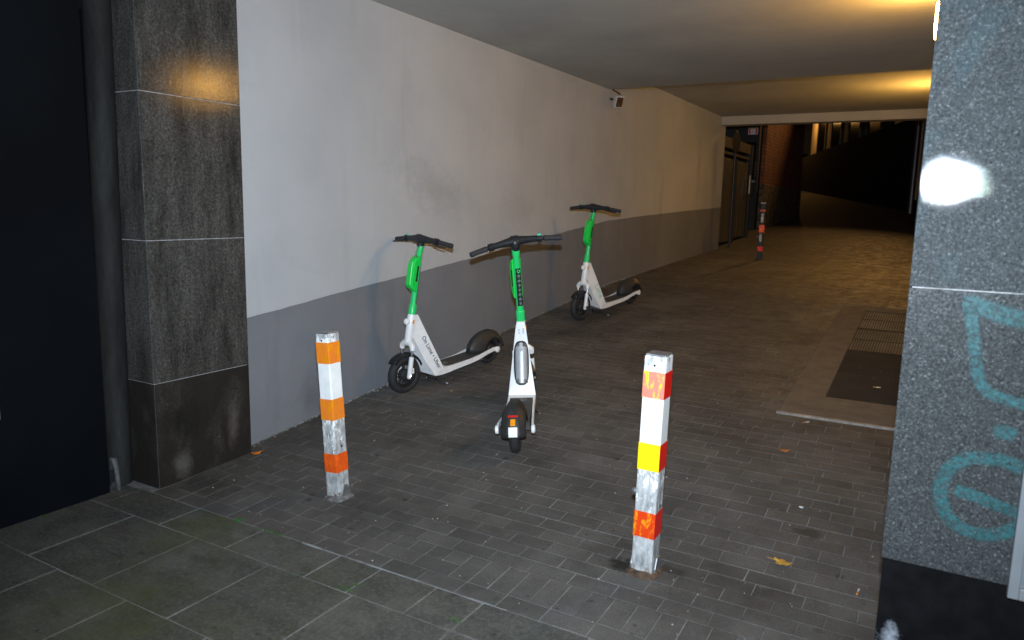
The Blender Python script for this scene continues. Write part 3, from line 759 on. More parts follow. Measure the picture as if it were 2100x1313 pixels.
    quad(L['A'], Rr['A'], Rr['B'], L['B']); quad(L['A'], Rr['A'], Rr['F'], L['F']); quad(L['F'], Rr['F'], Rr['F2'], L['F2'])
    quad(L['C'], Rr['C'], Rr['Cc'], L['Cc'])
    # rear plate with stadium opening
    Bc = (L['B']+Rr['B'])/2; Cc_ = (L['C']+Rr['C'])/2
    dn = (Cc_-Bc); Ln = dn.length; dn.normalize(); nr = Vector((0, 1, 0)).cross(dn).normalized()
    if nr.x > 0: nr = -nr
    def PP(u, l, o=0): return Bc+dn*u+Vector((0, l, 0))+nr*o
    N = 48; uc = .285; hw = .052; hl_ = .152
    inn, out_, deep = [], [], []
    for k in range(N):
        an = 2*math.pi*k/N
        c_, s_ = math.cos(an), math.sin(an)
        # stadium-like superellipse
        e = 3.2; q = (abs(c_)**e+abs(s_)**e)**(-1/e)
        iu, il = uc+s_*q*hl_, c_*q*hw
        inn.append((iu, il))
        # ray to the trapezoid border
        best = 9
        du, dl = s_*hl_, c_*hw
        if du > 1e-9: best = min(best, (Ln-uc)/du)
        if du < -1e-9: best = min(best, (-uc)/du)
        lo, hi = 0, 30
        for _ in range(40):
            mdl = (lo+hi)/2; u_ = uc+du*mdl; w_ = .030+(.092-.030)*max(0, u_)/Ln
            if abs(dl*mdl) > w_: hi = mdl
            else: lo = mdl
        best = min(best, lo); out_.append((uc+du*best, dl*best))
    vi = [bm.verts.new(PP(u, l, .002)) for u, l in inn]; vo = [bm.verts.new(PP(u, l, 0)) for u, l in out_]
    for k in range(N):
        j = (k+1) % N; bm.faces.new((vo[k], vo[j], vi[j], vi[k]))
    for cu_, cl in ((0, .030), (0, -.030), (Ln, .092), (Ln, -.092)):   # fill the four corners
        ks = sorted(range(N), key=lambda k: (out_[k][0]-cu_)**2+(out_[k][1]-cl)**2)[:2]
        if abs(ks[0]-ks[1]) in (1, N-1): bm.faces.new((bm.verts.new(PP(cu_, cl)), vo[ks[0]], vo[ks[1]]))
    bmesh.ops.remove_doubles(bm, verts=bm.verts, dist=.0006)
    body = link('body_shell', bm, [M_white, M_white2], r, bevel=.003)
    bm = bmesh.new()    # recess
    a1 = [bm.verts.new(PP(u, l, .004)) for u, l in inn]; a0 = [bm.verts.new(PP(uc+(u-uc)*.96, l*.9, .006)) for u, l in inn]
    b1 = [bm.verts.new(PP(uc+(u-uc)*.95, l*.88, -.022)) for u, l in inn]
    for p, q in ((a1, a0), (a0, b1)):
        for k in range(N): bm.faces.new((p[k], p[(k+1) % N], q[(k+1) % N], q[k]))
    bm.faces.new(b1); link('battery_bay', bm, M_black, body, smooth=True)
    bm = bmesh.new()    # battery pack
    tube(bm, [PP(uc-.115, 0, -.004), PP(uc-.110, 0, -.004), PP(uc+.118, 0, -.004), PP(uc+.122, 0, -.004)], [.032, .041, .041, .036], 28, flat=.66, xdir=(0, 1, 0))
    bt = link('battery', bm, M_alu, body, smooth=True)
    bm = bmesh.new()
    tube(bm, [PP(uc+.112, 0, -.002), PP(uc+.138, 0, -.002)], .043, 24, flat=.62, xdir=(0, 1, 0)); link('battery_cap', bm, M_steel, bt, smooth=True)
    bm = bmesh.new(); tube(bm, [PP(uc-.138, 0, .004), PP(uc-.09, 0, .022), PP(uc-.075, 0, .02)], [.012, .014, .006], 12, flat=.6, xdir=(0, 1, 0)); link('battery_handle', bm, M_white2, bt, smooth=True)
    bm = bmesh.new(); box(bm, -.018, .018, -.003, .003, -.0015, .0015); xf(bm, plane_M(PP(uc+.126, 0, .0215), (0, 1, 0), dn)); link('battery_slot', bm, M_black, bt)
    # small print on the rear plate
    Mt = plane_M(PP(.082, .012, .0035), (0, 0, 1), (0, -1, 0))
    def smalltxt(s_, u, l, sz):
        M = plane_M(PP(u, l, .0035), (0, -1, 0), -dn); text_mesh(s_, sz, M_textgrey, 'printed_notice', M, body, .0003)
    for i in range(4): 
        bm = bmesh.new(); box(bm, -.0075, .0075, -.0016, .0016, 0, .0004); xf(bm, plane_M(PP(.052+i*.010, .012, .0035), (0, -1, 0), -dn)); link('printed_notice', bm, M_textgrey, body)
        bm = bmesh.new(); box(bm, -.006, .006, -.0030, .0030, 0, .0004); xf(bm, plane_M(PP(.050+i*.0095, -.018, .0035), (0, -1, 0), -dn)); link('printed_notice', bm, M_textgrey, body)
    # side rails and rear arms
    for s in (-1, 1):
        bm = bmesh.new(); pr = [(.052, .106, .024, .0), (-.05, .108, .022, .001), (-.18, .112, .020, .006), (-.27, .122, .018, .010), (-.36, .140, .016, .014), (-.44, .152, .016, .018), (-.485, .150, .016, .020)]
        sec = []
        for x_, zc, hh, wo in pr:
            y0, y1 = s*(.078+wo), s*(.0925+wo)
            sec.append([bm.verts.new(p) for p in ((x_, y0, zc-hh), (x_, y1, zc-hh), (x_, y1, zc+hh), (x_, y0, zc+hh))])
        for a, b in zip(sec, sec[1:]):
            for i in range(4): bm.faces.new((a[i], a[(i+1) % 4], b[(i+1) % 4], b[i]))
        bm.faces.new(sec[0]); bm.faces.new(sec[-1][::-1]); link('side_rail', bm, M_white, r, bevel=.003)
        bm = bmesh.new(); lathe(bm, [(.024, 0), (.027, .006), (.026, .018), (.018, .023)], (-.485, s*.098, .142), (0, s, 0), 20); link('axle_cover', bm, M_white, r, smooth=True)
    # deck with emblem
    link('deck', BM((-.345, .150, -.078, .078, .078, .133)), M_deck, r, bevel=.003)
    bm = bmesh.new(); lathe(bm, [(.030, 0), (.030, .0012)], (0, 0, 0), (0, 0, 1), 28); xf(bm, Matrix.Translation((.055, 0, .1335)) @ Matrix.Diagonal((.9, 1.25, 1, 1))); link('deck_emblem', bm, simple('grey_emblem', (.16, .16, .17), .6), r)
    bm = bmesh.new()
    for dy in (-.018, .018): lathe(bm, [(.009, 0), (.012, 0), (.012, .001), (.009, .001)], (.055, dy, .1347), (0, 0, 1), 16, close=True)
    link('deck_emblem', bm, M_deck, r)
    # rear fender
    bm = bmesh.new(); sec = []; c = Vector((-.485, 0, .127))
    for k in range(21):
        an = math.radians(5+k*8.4); ex = max(0, math.cos(an)); ra = .174+.082*ex**2.2-.016*min(1, max(0, (math.degrees(an)-90)/50))
        wf = .74+.26*min(1, max(0, (math.degrees(an)-60)/100)); tf = .62+.38*min(1, max(0, (math.degrees(an)-90)/80))
        ctr = [(.100, -.073), (.122, -.071), (ra-.022, -.062*tf-.006), (ra-.004, -.042*tf), (ra, -.034*tf), (ra, .034*tf), (ra-.004, .042*tf), (ra-.022, .062*tf+.006), (.122, .071), (.100, .073)]
        sec.append([bm.verts.new(c+Vector((math.cos(an)*q, w_, math.sin(an)*q))) for q, w_ in ctr])
    for a, b in zip(sec, sec[1:]):
        for i in range(9): bm.faces.new((a[i], a[i+1], b[i+1], b[i]))
    fd = link('rear_fender', bm, M_darkgrey, r, smooth=True); sd = fd.modifiers.new('t', 'SOLIDIFY'); sd.thickness = .003
    def fend(name, a0, a1, hw_, mat, lift):
        bm = bmesh.new(); V = []
        for k in range(4):
            an = math.radians(a0+(a1-a0)*k/3); V.append([bm.verts.new(c+Vector((math.cos(an)*(.159+q), w_, math.sin(an)*(.159+q)))) for q, w_ in ((.001, -hw_), (lift, -hw_+.002), (lift, hw_-.002), (.001, hw_))])
        for a, b in zip(V, V[1:]):
            for i in range(3): bm.faces.new((a[i], a[i+1], b[i+1], b[i]))
        bm.faces.new(V[0]); bm.faces.new(V[-1]); return link(name, bm, mat, fd)
    fend('tail_light', 122, 128, .030, M_red, .004)
    fend('amber_reflector', 133, 147, .015, M_orange, .005)
    pl = fend('licence_plate', 150, 170, .026, M_plate, .003)
    # kickstand
    for s in (-1, 1):
        bm = bmesh.new(); tube(bm, [(.20, s*.045, .078), (.185, s*.055, .035), (.150, s*.095, .010), (.135, s*.115, .004)], [.007, .0065, .006, .005], 10); link('kickstand_leg', bm, M_black, r, smooth=True)
        bm = bmesh.new(); tube(bm, [(.140, s*.108, .007), (.132, s*.120, .003)], .0065, 10); link('kickstand_foot', bm, M_steel, r, smooth=True)
    bm = bmesh.new(); tube(bm, [(.183, -.057, .036), (.178, 0, .030), (.183, .057, .036)], .005, 8); link('kickstand_bar', bm, M_black, r, smooth=True)
    # stem
    def oval(zs_, rs, name, mat, f=.8):
        bm = bmesh.new(); tube(bm, [AX(z_) for z_ in zs_], rs, 28, flat=f, xdir=(0, 1, 0)); return S_(name, bm, mat, smooth=True)
    col_ = oval((.600, .604, .672, .678), (.026, .031, .030, .027), 'stem_collar', M_green, .95)
    bm = bmesh.new()
    for l in (-.011, 0, .011): box(bm, -.0035, .0035, -.002, .004, -.028, .024)
    bm.free(); bm = bmesh.new()
    for l in (-.012, -.001, .010):
        tube(bm, [AX(.612, -.030, l), AX(.668, -.029, l)], .0028, 6)
    S_('collar_rib', bm, M_green, col_)
    stem = oval((.67, 1.065, 1.07, 1.112), (.0235, .0235, .0265, .0265), 'stem', M_green, .86)
    # control box on the front of the stem
    bm = bmesh.new()
    pr = [(.775, .022), (.80, .066), (.82, .078), (.955, .080), (.99, .074), (1.02, .050), (1.035, .022)]
    for s in (1,):
        a = [bm.verts.new(AX(z_, f_, -.024)) for z_, f_ in pr]; b = [bm.verts.new(AX(z_, f_, .024)) for z_, f_ in pr]
        a2 = [bm.verts.new(AX(z_, .008, -.032)) for z_, f_ in ((.765, 0), (.80, 0), (.82, 0), (.955, 0), (.99, 0), (1.022, 0), (1.045, 0))]
        b2 = [bm.verts.new(AX(z_, .008, .032)) for z_, f_ in ((.765, 0), (.80, 0), (.82, 0), (.955, 0), (.99, 0), (1.022, 0), (1.045, 0))]
        a3 = [bm.verts.new(AX(q, f_*.62+.008, -.034)) for (q, f_) in pr]; b3 = [bm.verts.new(AX(q, f_*.62+.008, .034)) for (q, f_) in pr]
        rw = [a2, a3, a, b, b3, b2]
        for p, q in zip(rw, rw[1:]):
            for i in range(len(pr)-1): bm.faces.new((p[i], p[i+1], q[i+1], q[i]))
        bm.faces.new([x[0] for x in rw]); bm.faces.new([x[-1] for x in rw][::-1]); bm.faces.new(a2[::-1]+b2)
    cb = S_('control_box', bm, M_green2, bevel=.004)
    for s in (-1, 1):
        bm = bmesh.new(); prism(bm, [(.848, .016), (.848, .032), (.965, .030), (.965, .016)], lambda z_, f_: AX(z_, f_, s*.0325), lambda z_, f_: AX(z_, f_, s*.0355)); S_('box_slot', bm, M_black, cb)
    bm = bmesh.new(); lathe(bm, [(.008, 0), (.008, .002)], AX(.972, .0775, .0), (1, 0, .1), 16); S_('box_sticker', bm, M_textgrey, cb)
    # black instruction strip on the back of the stem, with small pale pictograms
    bm = bmesh.new(); rg = []
    for z_ in (.715, .985):
        rg.append([bm.verts.new(AX(z_, -.0235*.86*math.cos(an)-.0012, .0235*1.03*math.sin(an))) for an in [math.radians(-52+k*13) for k in range(9)]])
    for i in range(8): bm.faces.new((rg[0][i], rg[0][i+1], rg[1][i+1], rg[1][i]))
    st = S_('instruction_strip', bm, M_black, stem, smooth=True)
    for k in range(8):
        z_ = .965-k*.033
        bm = bmesh.new()
        if k == 0:
            lathe(bm, [(.007, 0), (.0115, 0), (.0115, .001), (.007, .001)], AX(z_, -.0225, 0), (-1, 0, 0), 16, close=True); mt = M_green
            xf(bm, SM); link('pictogram', bm, mt, st)
        else:
            random.seed(k)
            for j in range(3):
                hw_ = random.uniform(.005, .0115); dz = -.006+j*.005
                prism(bm, [(-hw_, dz-.0014), (hw_, dz-.0014), (hw_, dz+.0012), (-hw_, dz+.0012)], lambda a, b: AX(z_+b, -.0222, a), lambda a, b: AX(z_+b, -.0232, a))
            xf(bm, SM); link('pictogram', bm, M_textgrey, st)
            bm = bmesh.new(); lathe(bm, [(.0022, 0), (.0022, .001)], AX(z_+.0155, -.0222, 0), (-1, 0, 0), 8); xf(bm, SM); link('pictogram', bm, M_green, st)
    # handlebar
    bm = bmesh.new(); tube(bm, [AX(1.105), AX(1.125), AX(1.15, .002), AX(1.17, .004), AX(1.18, .004)], [.025, .029, .034, .032, .022], 22, flat=.95, xdir=(0, 1, 0)); S_('bar_clamp', bm, M_black, smooth=True)
    def HB(l, up_=0, fwd=0):      # handlebar centre line: arches, droops and sweeps back
        a_ = abs(l); return AX(1.163-(a_**2)*.22+up_, .012-(a_**1.6)*.24+fwd, l)
    bm = bmesh.new(); ls = [-.19, -.15, -.11, -.07, -.035, 0, .035, .07, .11, .15, .19]
    tube(bm, [HB(l) for l in ls], [.017, .021, .022, .026, .031, .034, .031, .026, .022, .021, .017], 16, xdir=(1, 0, 0)); S_('handlebar', bm, M_black, smooth=True)
    for s in (-1, 1):
        bm = bmesh.new(); tube(bm, [HB(s*l) for l in (.198, .202, .24, .28, .318, .322)], [.015, .0185, .0175, .0175, .0185, .013], 16); gp = S_('grip', bm, M_grip, smooth=True)
        bm = bmesh.new(); tube(bm, [HB(s*.155), HB(s*.185)], .026, 14); S_('switch_housing', bm, M_black, smooth=True)
        bm = bmesh.new(); tube(bm, [HB(s*.165, -.012, .022), HB(s*.19, -.020, .040), HB(s*.24, -.024, .046), HB(s*.30, -.022, .044)], [.011, .008, .006, .005], 8); S_('brake_lever', bm, M_black, smooth=True)
    bm = bmesh.new(); box(bm, -.010, .010, -.014, .014, -.006, .008); xf(bm, Matrix.Translation(HB(-.17, .024))); S_('throttle', bm, simple('mint_button', (.10, .50, .38), .4), bevel=.003)
    bm = bmesh.new(); prism(bm, [(-.026, -.020), (.026, -.020), (.026, .020), (-.026, .020)], lambda a, b: AX(1.181, b, a), lambda a, b: AX(1.186, b, a)); S_('display', bm, M_black, bevel=.003)
    bm = bmesh.new(); prism(bm, [(-.008, -.006), (.008, -.006), (0, .007)], lambda a, b: AX(1.1862, b-.004, a), lambda a, b: AX(1.1870, b-.004, a)); S_('display_mark', bm, simple('mint_mark', (.06, .55, .35), .4))
    bm = bmesh.new(); tube(bm, [AX(1.178, .02, -.026), AX(1.194, .024, -.026), AX(1.194, .024, .026), AX(1.178, .02, .026)], .0035, 8); S_('phone_holder', bm, M_black)
    bm = bmesh.new(); tube(bm, [AX(1.12, .03, .03), AX(1.06, .05, .02), AX(.98, .035, .025), AX(.9, .028, .026)], .0035, 8); S_('cable', bm, M_black, smooth=True)
    # lettering on both sides
    if side_text:
        for s in (1, -1):
            Q = side(s); up_pt = Q['B'].lerp(Q['C'], .30).lerp(Q['F'], .40); dn_pt = Q['C'].lerp(Q['T2'], .35)
            ctr = (up_pt+dn_pt)/2; d = (dn_pt-up_pt).normalized()
            nrm = (Q['E2']-Q['B']).cross(Q['C']-Q['B']).normalized()
            if nrm.y*s < 0: nrm = -nrm
            xd = d if s > 0 else -d
            yd = nrm.cross(xd)
            text_mesh(side_text, tsize, tmat, 'lettering', plane_M(ctr+nrm*.009, xd, yd), r, .0012)
    tag(r, label, 'electric scooter', 'green and white rental scooters in the passage')
    return r
def place(front, rear, **k):
    f_, b_ = Vector(front), Vector(rear); d = (f_-b_).normalized(); mid = f_-d*.485*k.get('scale', 1)
    bk = f_-d*.97*k.get('scale', 1); zf, zb = G(f_.y), G(bk.y)
    p = math.atan2(zf-zb, .97*k.get('scale', 1)); zz = (zf+zb)/2
    k['z'] = zz; k['head'] = d; k['pitch'] = p
    return scooter((mid.x, mid.y), **k)
place((-3.472, 4.423), (-3.275, 5.576), lean=2.5, steer=-3, label='left green and white electric scooter with dark lettering, front wheel towards the camera',
      side_text='On Lime \u2022 Uber', tsize=.047, tmat=M_textdk)
place((-2.575, 4.735), (-2.163, 3.875), lean=4, steer=24, scale=1.03, label='green and white electric scooter seen from behind in the middle, silver battery in its frame', side_text=None, tsize=0, tmat=None)
place((-3.212, 7.056), (-3.014, 8.033), lean=2, steer=-2, label='green and white electric scooter farthest back, pale green lettering on its side',
      side_text='Lime', tsize=.085, tmat=M_textpale)

# ------------------------------------------------------------ beyond the passage
def brick_mat(name, c1, c2, mortar, bw, bh, m_=.012, axis='YZ'):
    t = NT(name); sx = t.n('SeparateXYZ'); t.l(t.geo(), sx.inputs[0]); cb_ = t.n('CombineXYZ')
    t.l(sx.outputs[1 if axis == 'YZ' else 0], cb_.inputs[0]); t.l(sx.outputs[2], cb_.inputs[1])
    b = t.n('TexBrick'); t.l(cb_.outputs[0], b.inputs['Vector']); b.inputs['Color1'].default_value = (*c1, 1); b.inputs['Color2'].default_value = (*c2, 1)
    b.inputs['Mortar'].default_value = (*mortar, 1); b.inputs['Scale'].default_value = 1; b.inputs['Brick Width'].default_value = bw
    b.inputs['Row Height'].default_value = bh; b.inputs['Mortar Size'].default_value = m_
    c = t.mix(1, b.outputs[0], t.ramp(t.noise(t.geo(), 3, 6, .7), (.3, .55), (.7, 1.4)), 'MULTIPLY')
    t.set(color=c, rough=.85); t.bump(b.outputs['Fac'], -.6, .01); return t.m
bb = empty('brick_building', (-6, 22, 1.2))
M_brick = brick_mat('red_brick', (.42, .12, .055), (.30, .08, .04), (.10, .08, .06), .26, .085)
t = NT('rubble_stone'); v = t.geo((1, 1, 1))
t.set(color=t.mix(t.ramp(t.voro(v, 3.4, 'DISTANCE_TO_EDGE'), (.0, 1), (.06, 0)), t.ramp(t.noise(v, 5, 6, .7), (.3, (.10, .07, .04)), (.7, (.26, .19, .12))), (.04, .03, .02)), rough=.9)
t.bump(t.voro(v, 3.4, 'DISTANCE_TO_EDGE'), .8, .05); M_rub = t.m
child('brick_wall', BM((-12, -3.97, 19.44, 24.9, 2.25, 9)), M_brick, bb)
child('stone_base', BM((-11.98, -3.94, 19.42, 24.95, .9, 2.25)), M_rub, bb, bevel=.02)
tag(bb, 'red brick building with a rough stone base at the far left end of the passage', 'building')
# dark house wall facing the passage, in front of the bricks
dh = empty('dark_house', (-7, 19, 1)); M_dh = mat_plaster('dark_blue_plaster', (.035, .042, .05), (.05, .058, .065), .4)
child('wall', BM((-14, -4.06, 19.05, 19.40, .9, 9)), M_dh, dh)
wn = child('window', BM((-4.62, -4.13, 19.02, 19.048, 2.33, 3.25)), simple('dark_window_glass', (.01, .012, .016), .15), dh)
child('window_sill', BM((-4.66, -4.09, 18.96, 19.047, 2.27, 2.33)), simple('pale_sill', (.35, .36, .37), .7), dh, bevel=.005)
child('vent_grille', BM(*[(-4.20, -4.09, 19.03, 19.049, 2.42+i*.075, 2.455+i*.075) for i in range(5)]), simple('dim_louvre', (.11, .12, .13), .6), dh)
tag(dh, 'dark bluish house wall left of the red brick building', 'building')
# hydrant-type red and white sign
sg = empty('wall_sign', (-4.2, 19.0, 3.5)); x0, x1, z0, z1 = -4.335, -4.105, 3.425, 3.585; ym = 19.0
child('sign_plate', BM((x0, x1, ym, ym+.02, z0, z1)), simple('white_sign', (.95, .95, .95), .4, var=.04), sg)
M_sred = simple('sign_red', (.95, .02, .02), .35)
bm = bmesh.new(); lathe(bm, [(.001, 0), (.035, 0), (.035, .002), (.001, .002)], (0, 0, 0), (0, -1, 0), 20); bm.free()
def crescent(s):
    bm = bmesh.new(); pts = [(s*.098, -.062)]+[(s*(.098-.040*(1-abs(q))**.0*math.cos(q*math.pi/2)*1.15), q*.062) for q in (-1, -.6, -.2, .2, .6, 1)]+[(s*.098, .062)]
    pts = [(s*.100, -.064), (s*.045, -.064), (s*.062, -.035), (s*.066, 0), (s*.062, .035), (s*.045, .064), (s*.100, .064)]
    prism(bm, pts, lambda a, b: ((x0+x1)/2+a, ym-.003, (z0+z1)/2+b), lambda a, b: ((x0+x1)/2+a, ym-.0005, (z0+z1)/2+b)); return bm
for s in (-1, 1): child('red_mark', crescent(s), M_sred, sg)
child('red_mark', BM((x0+.025, x1-.025, ym-.003, ym-.0006, z1-.026, z1-.016)), M_sred, sg)
child('glyph', BM(((x0+x1)/2-.030, (x0+x1)/2+.018, ym-.003, ym-.0006, z0+.052, z0+.062), ((x0+x1)/2-.022, (x0+x1)/2-.012, ym-.003, ym-.0007, z0+.062, z0+.09), ((x0+x1)/2+.006, (x0+x1)/2+.030, ym-.003, ym-.0007, z0+.076, z0+.084)), simple('glyph_grey', (.35, .33, .36), .5), sg)
tag(sg, 'small red and white sign on the dark house wall beside the brick building', 'sign')
# metal gate along the street
gt = empty('metal_gate', (-3.8, 16, .9)); M_gate = simple('tan_gate_metal', (.10, .082, .055), .5, .1, var=.12, scale=3)
M_gated = simple('black_gate_metal', (.012, .012, .012), .5)
for ya, yb in ((14.62, 15.72), (15.80, 17.0)):
    bm = bmesh.new()
    n = 7; st_ = (yb-ya)/n
    for i in range(n): box(bm, -3.83, -3.80 if i % 2 else -3.797, ya+i*st_, ya+(i+1)*st_-.004, G(ya)+.10, 2.60)
    child('gate_leaf', bm, M_gate, gt, bevel=.003)
child('gate_frame', BM((-3.86, -3.77, 14.53, 14.60, .8, 3.0), (-3.86, -3.77, 15.73, 15.79, .85, 2.62), (-3.87, -3.76, 17.01, 17.12, .9, 3.0)), M_gated, gt)
child('top_rail', BM((-3.86, -3.78, 14.60, 17.01, 2.80, 3.0)), M_gate, gt)
child('top_rail', BM((-3.86, -3.79, 14.60, 17.01, 2.68, 2.73)), M_gate, gt)
child('handle', BM((-3.76, -3.73, 16.86, 16.90, 1.95, 2.35)), simple('pale_handle', (.45, .45, .43), .3, .5), gt, bevel=.004)
child('back_panel', BM((-4.4, -3.87, 14.53, 17.12, .8, 3.0)), M_gated, gt)
tag(gt, 'tan metal double gate with black frame just past the end of the plaster wall', 'gate')
# round sign on its pole
rs = empty('round_sign', (-3.54, 15.05, .85))
bm = bmesh.new(); tube(bm, [(-3.585, 14.75, .85), (-3.585, 14.75, 3.10)], .024, 14); child('pole', bm, simple('grey_pole', (.05, .05, .05), .5, .4, var=.3), rs, smooth=True)
bm = bmesh.new(); lathe(bm, [(.20, 0), (.205, .003), (.205, .007), (.20, .010)], (-3.57, 14.72, 2.88), (.99, -.12, 0), 36); child('sign_disc', bm, simple('dark_sign_back', (.02, .023, .026), .5), rs)
bm = bmesh.new(); lathe(bm, [(.03, -.02), (.03, .02)], (-3.585, 14.75, 2.88), (0, 0, 1), 14); child('clamp', bm, M_steel, rs)
tag(rs, 'dark round traffic sign on a thin pole in front of the tan gate', 'traffic sign')
# right: dark corner of a building
rb = empty('dark_corner_pier', (0, 19.5, 1.1))
child('pier', BM((-.56, 3, 19.0, 22, .9, 8)), simple('brown_black_stone', (.030, .020, .012), .7, var=.3, scale=3), rb, bevel=.01)
child('lit_edge', BM((-.60, -.5601, 19.02, 19.2, 1.9, 8)), simple('lit_edge_tint', (.28, .20, .12), .6), rb)  # pale colour paints in the lit edge of the pier
tag(rb, 'dark corner pier with its thin lit edge painted as a pale strip, right of the street beyond the passage', 'pillar')
# retaining wall rising street, house above
a_ = Vector((-9.4, 52.9, 0)); b_ = Vector((-.2, 25.4, 0)); d_ = (b_-a_).normalized(); n_ = Vector((-d_.y, d_.x, 0))
if n_.y < 0: n_ = -n_
def wallbox(bm, s0, s1, o0, o1, z0, z1):
    P = [a_+d_*s0+n_*o0, a_+d_*s1+n_*o0, a_+d_*s1+n_*o1, a_+d_*s0+n_*o1]
    v = [bm.verts.new((p.x, p.y, z)) for z in (z0, z1) for p in P]
    for f in ((0,3,2,1),(4,5,6,7),(0,1,5,4),(1,2,6,5),(2,3,7,6),(3,0,4,7)): bm.faces.new([v[i] for i in f])
LW = (b_-a_).length
M_ret = simple('dark_retaining_stone', (.016, .016, .014), .9, var=.5, scale=1.2, bump=.5)
bm = bmesh.new(); wallbox(bm, 0, LW+8, 0, .5, 1.0, 4.72); tag(link('retaining_wall', bm, M_ret), 'dark tall retaining wall rising beside the street beyond the passage', 'wall')
hs = empty('street_house', tuple(a_+d_*4+n_*2)); M_hs = mat_plaster('cream_facade', (.36, .30, .20), (.45, .38, .26), .2)
M_win = simple('unlit_window', (.006, .007, .009), .15)
bm = bmesh.new(); wallbox(bm, 4.7, LW+10, .62, 6, 4.0, 11); child('facade', bm, M_hs, hs)
def s_at(px, fy=1520):   # where a camera ray of given world azimuth meets the facade line
    return px
for sw in (6.8, 10.5, 14.3, 17.7, 21.2, 24.8):
    bm = bmesh.new(); wallbox(bm, sw, sw+2.1, .585, .6195, 4.75, 7.4); wn = child('window', bm, M_win, hs)
    bm = bmesh.new(); wallbox(bm, sw-.12, sw-.002, .55, .6193, 4.72, 7.5); child('window_jamb', bm, M_hs, hs); bm = bmesh.new(); wallbox(bm, sw+2.102, sw+2.22, .55, .6193, 4.72, 7.5); child('window_jamb', bm, M_hs, hs)
tag(hs, 'cream house with tall dark windows above the retaining wall, warmly lit at its left end', 'building')
o = lamp_data('POINT', 'street_lamp_light_far', (-7.85, 46.9, 6.9), 130, (1.0, .48, .12), shadow_soft_size=.15)
fh = empty('far_house', (-12, 58, 3.6))
child('wall', BM((-22, -8.6, 58, 64, 3, 12)), simple('pale_grey_plaster', (.16, .17, .15), .8), fh)
for x in (-20.5, -17.6, -14.7, -11.8): child('window', BM((x, x+1.2, 57.97, 57.998, 6.2, 8.4)), M_win, fh)
child('door', BM((-9.9, -8.9, 57.96, 57.997, 3.4, 5.7)), M_win, fh)
tag(fh, 'pale grey house at the very end of the street behind the brick corner', 'building')
# parked car up the street, tail towards us
car = empty('parked_car', (-8.05, 44, G(44))); M_car = simple('dark_car_paint', (.010, .011, .014), .25, coat=.4)
M_glass = simple('car_glass', (.012, .014, .016), .08)
def cpart(name, bm, mat, par=car, **k): return link(name, bm, mat, par, **k)
pr = [(-2.1, .35), (-2.12, .85), (-1.95, 1.0), (-1.55, 1.42), (-.2, 1.46), (.7, 1.05), (1.8, .92), (2.1, .7), (2.1, .3)]
bm = bmesh.new(); prism(bm, [(p, z) for p, z in pr], lambda p, z: (-.86 if z < 1.1 else -.66, p, z), lambda p, z: (.86 if z < 1.1 else .66, p, z)); cpart('body', bm, M_car, bevel=.05)
bm = bmesh.new(); prism(bm, [(-.55, -.17), (.55, -.17), (.5, .17), (-.5, .17)], lambda a, b: (a, -1.79-.02+b*.9*.95, 1.20+b), lambda a, b: (a, -1.78+b*.9*.95, 1.21+b)); cpart('rear_window', bm, M_glass)
for s in (-1, 1):
    bm = bmesh.new(); prism(bm, [(-1.4, 1.08), (.55, 1.08), (-.2, 1.38), (-1.35, 1.38)], lambda p, z: (s*(.80-(z-1)*.35), p, z), lambda p, z: (s*(.83-(z-1)*.35), p, z)); cpart('side_window', bm, M_glass)
    cpart('tail_light', BM((s*.72-.12, s*.72+.12, -2.15, -2.09, .78, .92)), mat_band('tail_red', (.9, .02, .01)), bevel=.01)
    for yy in (-1.3, 1.3):
        bm = bmesh.new(); lathe(bm, [(.20, 0), (.31, .02), (.32, .06), (.32, .16), (.31, .2), (.20, .2)], (s*.86-(.2 if s > 0 else 0), yy, .32), (1, 0, 0), 24); wl = cpart('wheel', bm, M_tyre, smooth=True)
        bm = bmesh.new(); lathe(bm, [(.02, 0), (.19, .005), (.20, .02)], (s*.865, yy, .32), (s, 0, 0), 20); link('rim', bm, M_steel, wl)
cpart('number_plate', BM((-.26, .26, -2.13, -2.115, .62, .73)), M_plate)
car.rotation_euler = (math.atan(.06), 0, math.radians(16)); car.location = (-8.0, 43.0, G(43))
tag(car, 'dark parked car with a red tail light, half hidden by the brick building corner', 'car')
# street lamp mast that carries the sodium light
sm = empty('street_lamp', (-.95, 27.2, G(27)))
bm = bmesh.new(); tube(bm, [(-.95, 27.2, G(27)), (-.95, 27.2, 6.6), (-1.05, 27.2, 7.1), (-1.4, 27.1, 7.35), (-1.9, 27.05, 7.35)], [.09, .06, .055, .05, .04], 14); child('mast', bm, M_steel, sm, smooth=True)
child('lamp_head', BM((-2.4, -1.85, 26.9, 27.12, 7.22, 7.42)), M_steel, sm, bevel=.03)
tag(sm, 'tall street lamp on the street beyond the passage, hidden above the beam', 'street lamp')

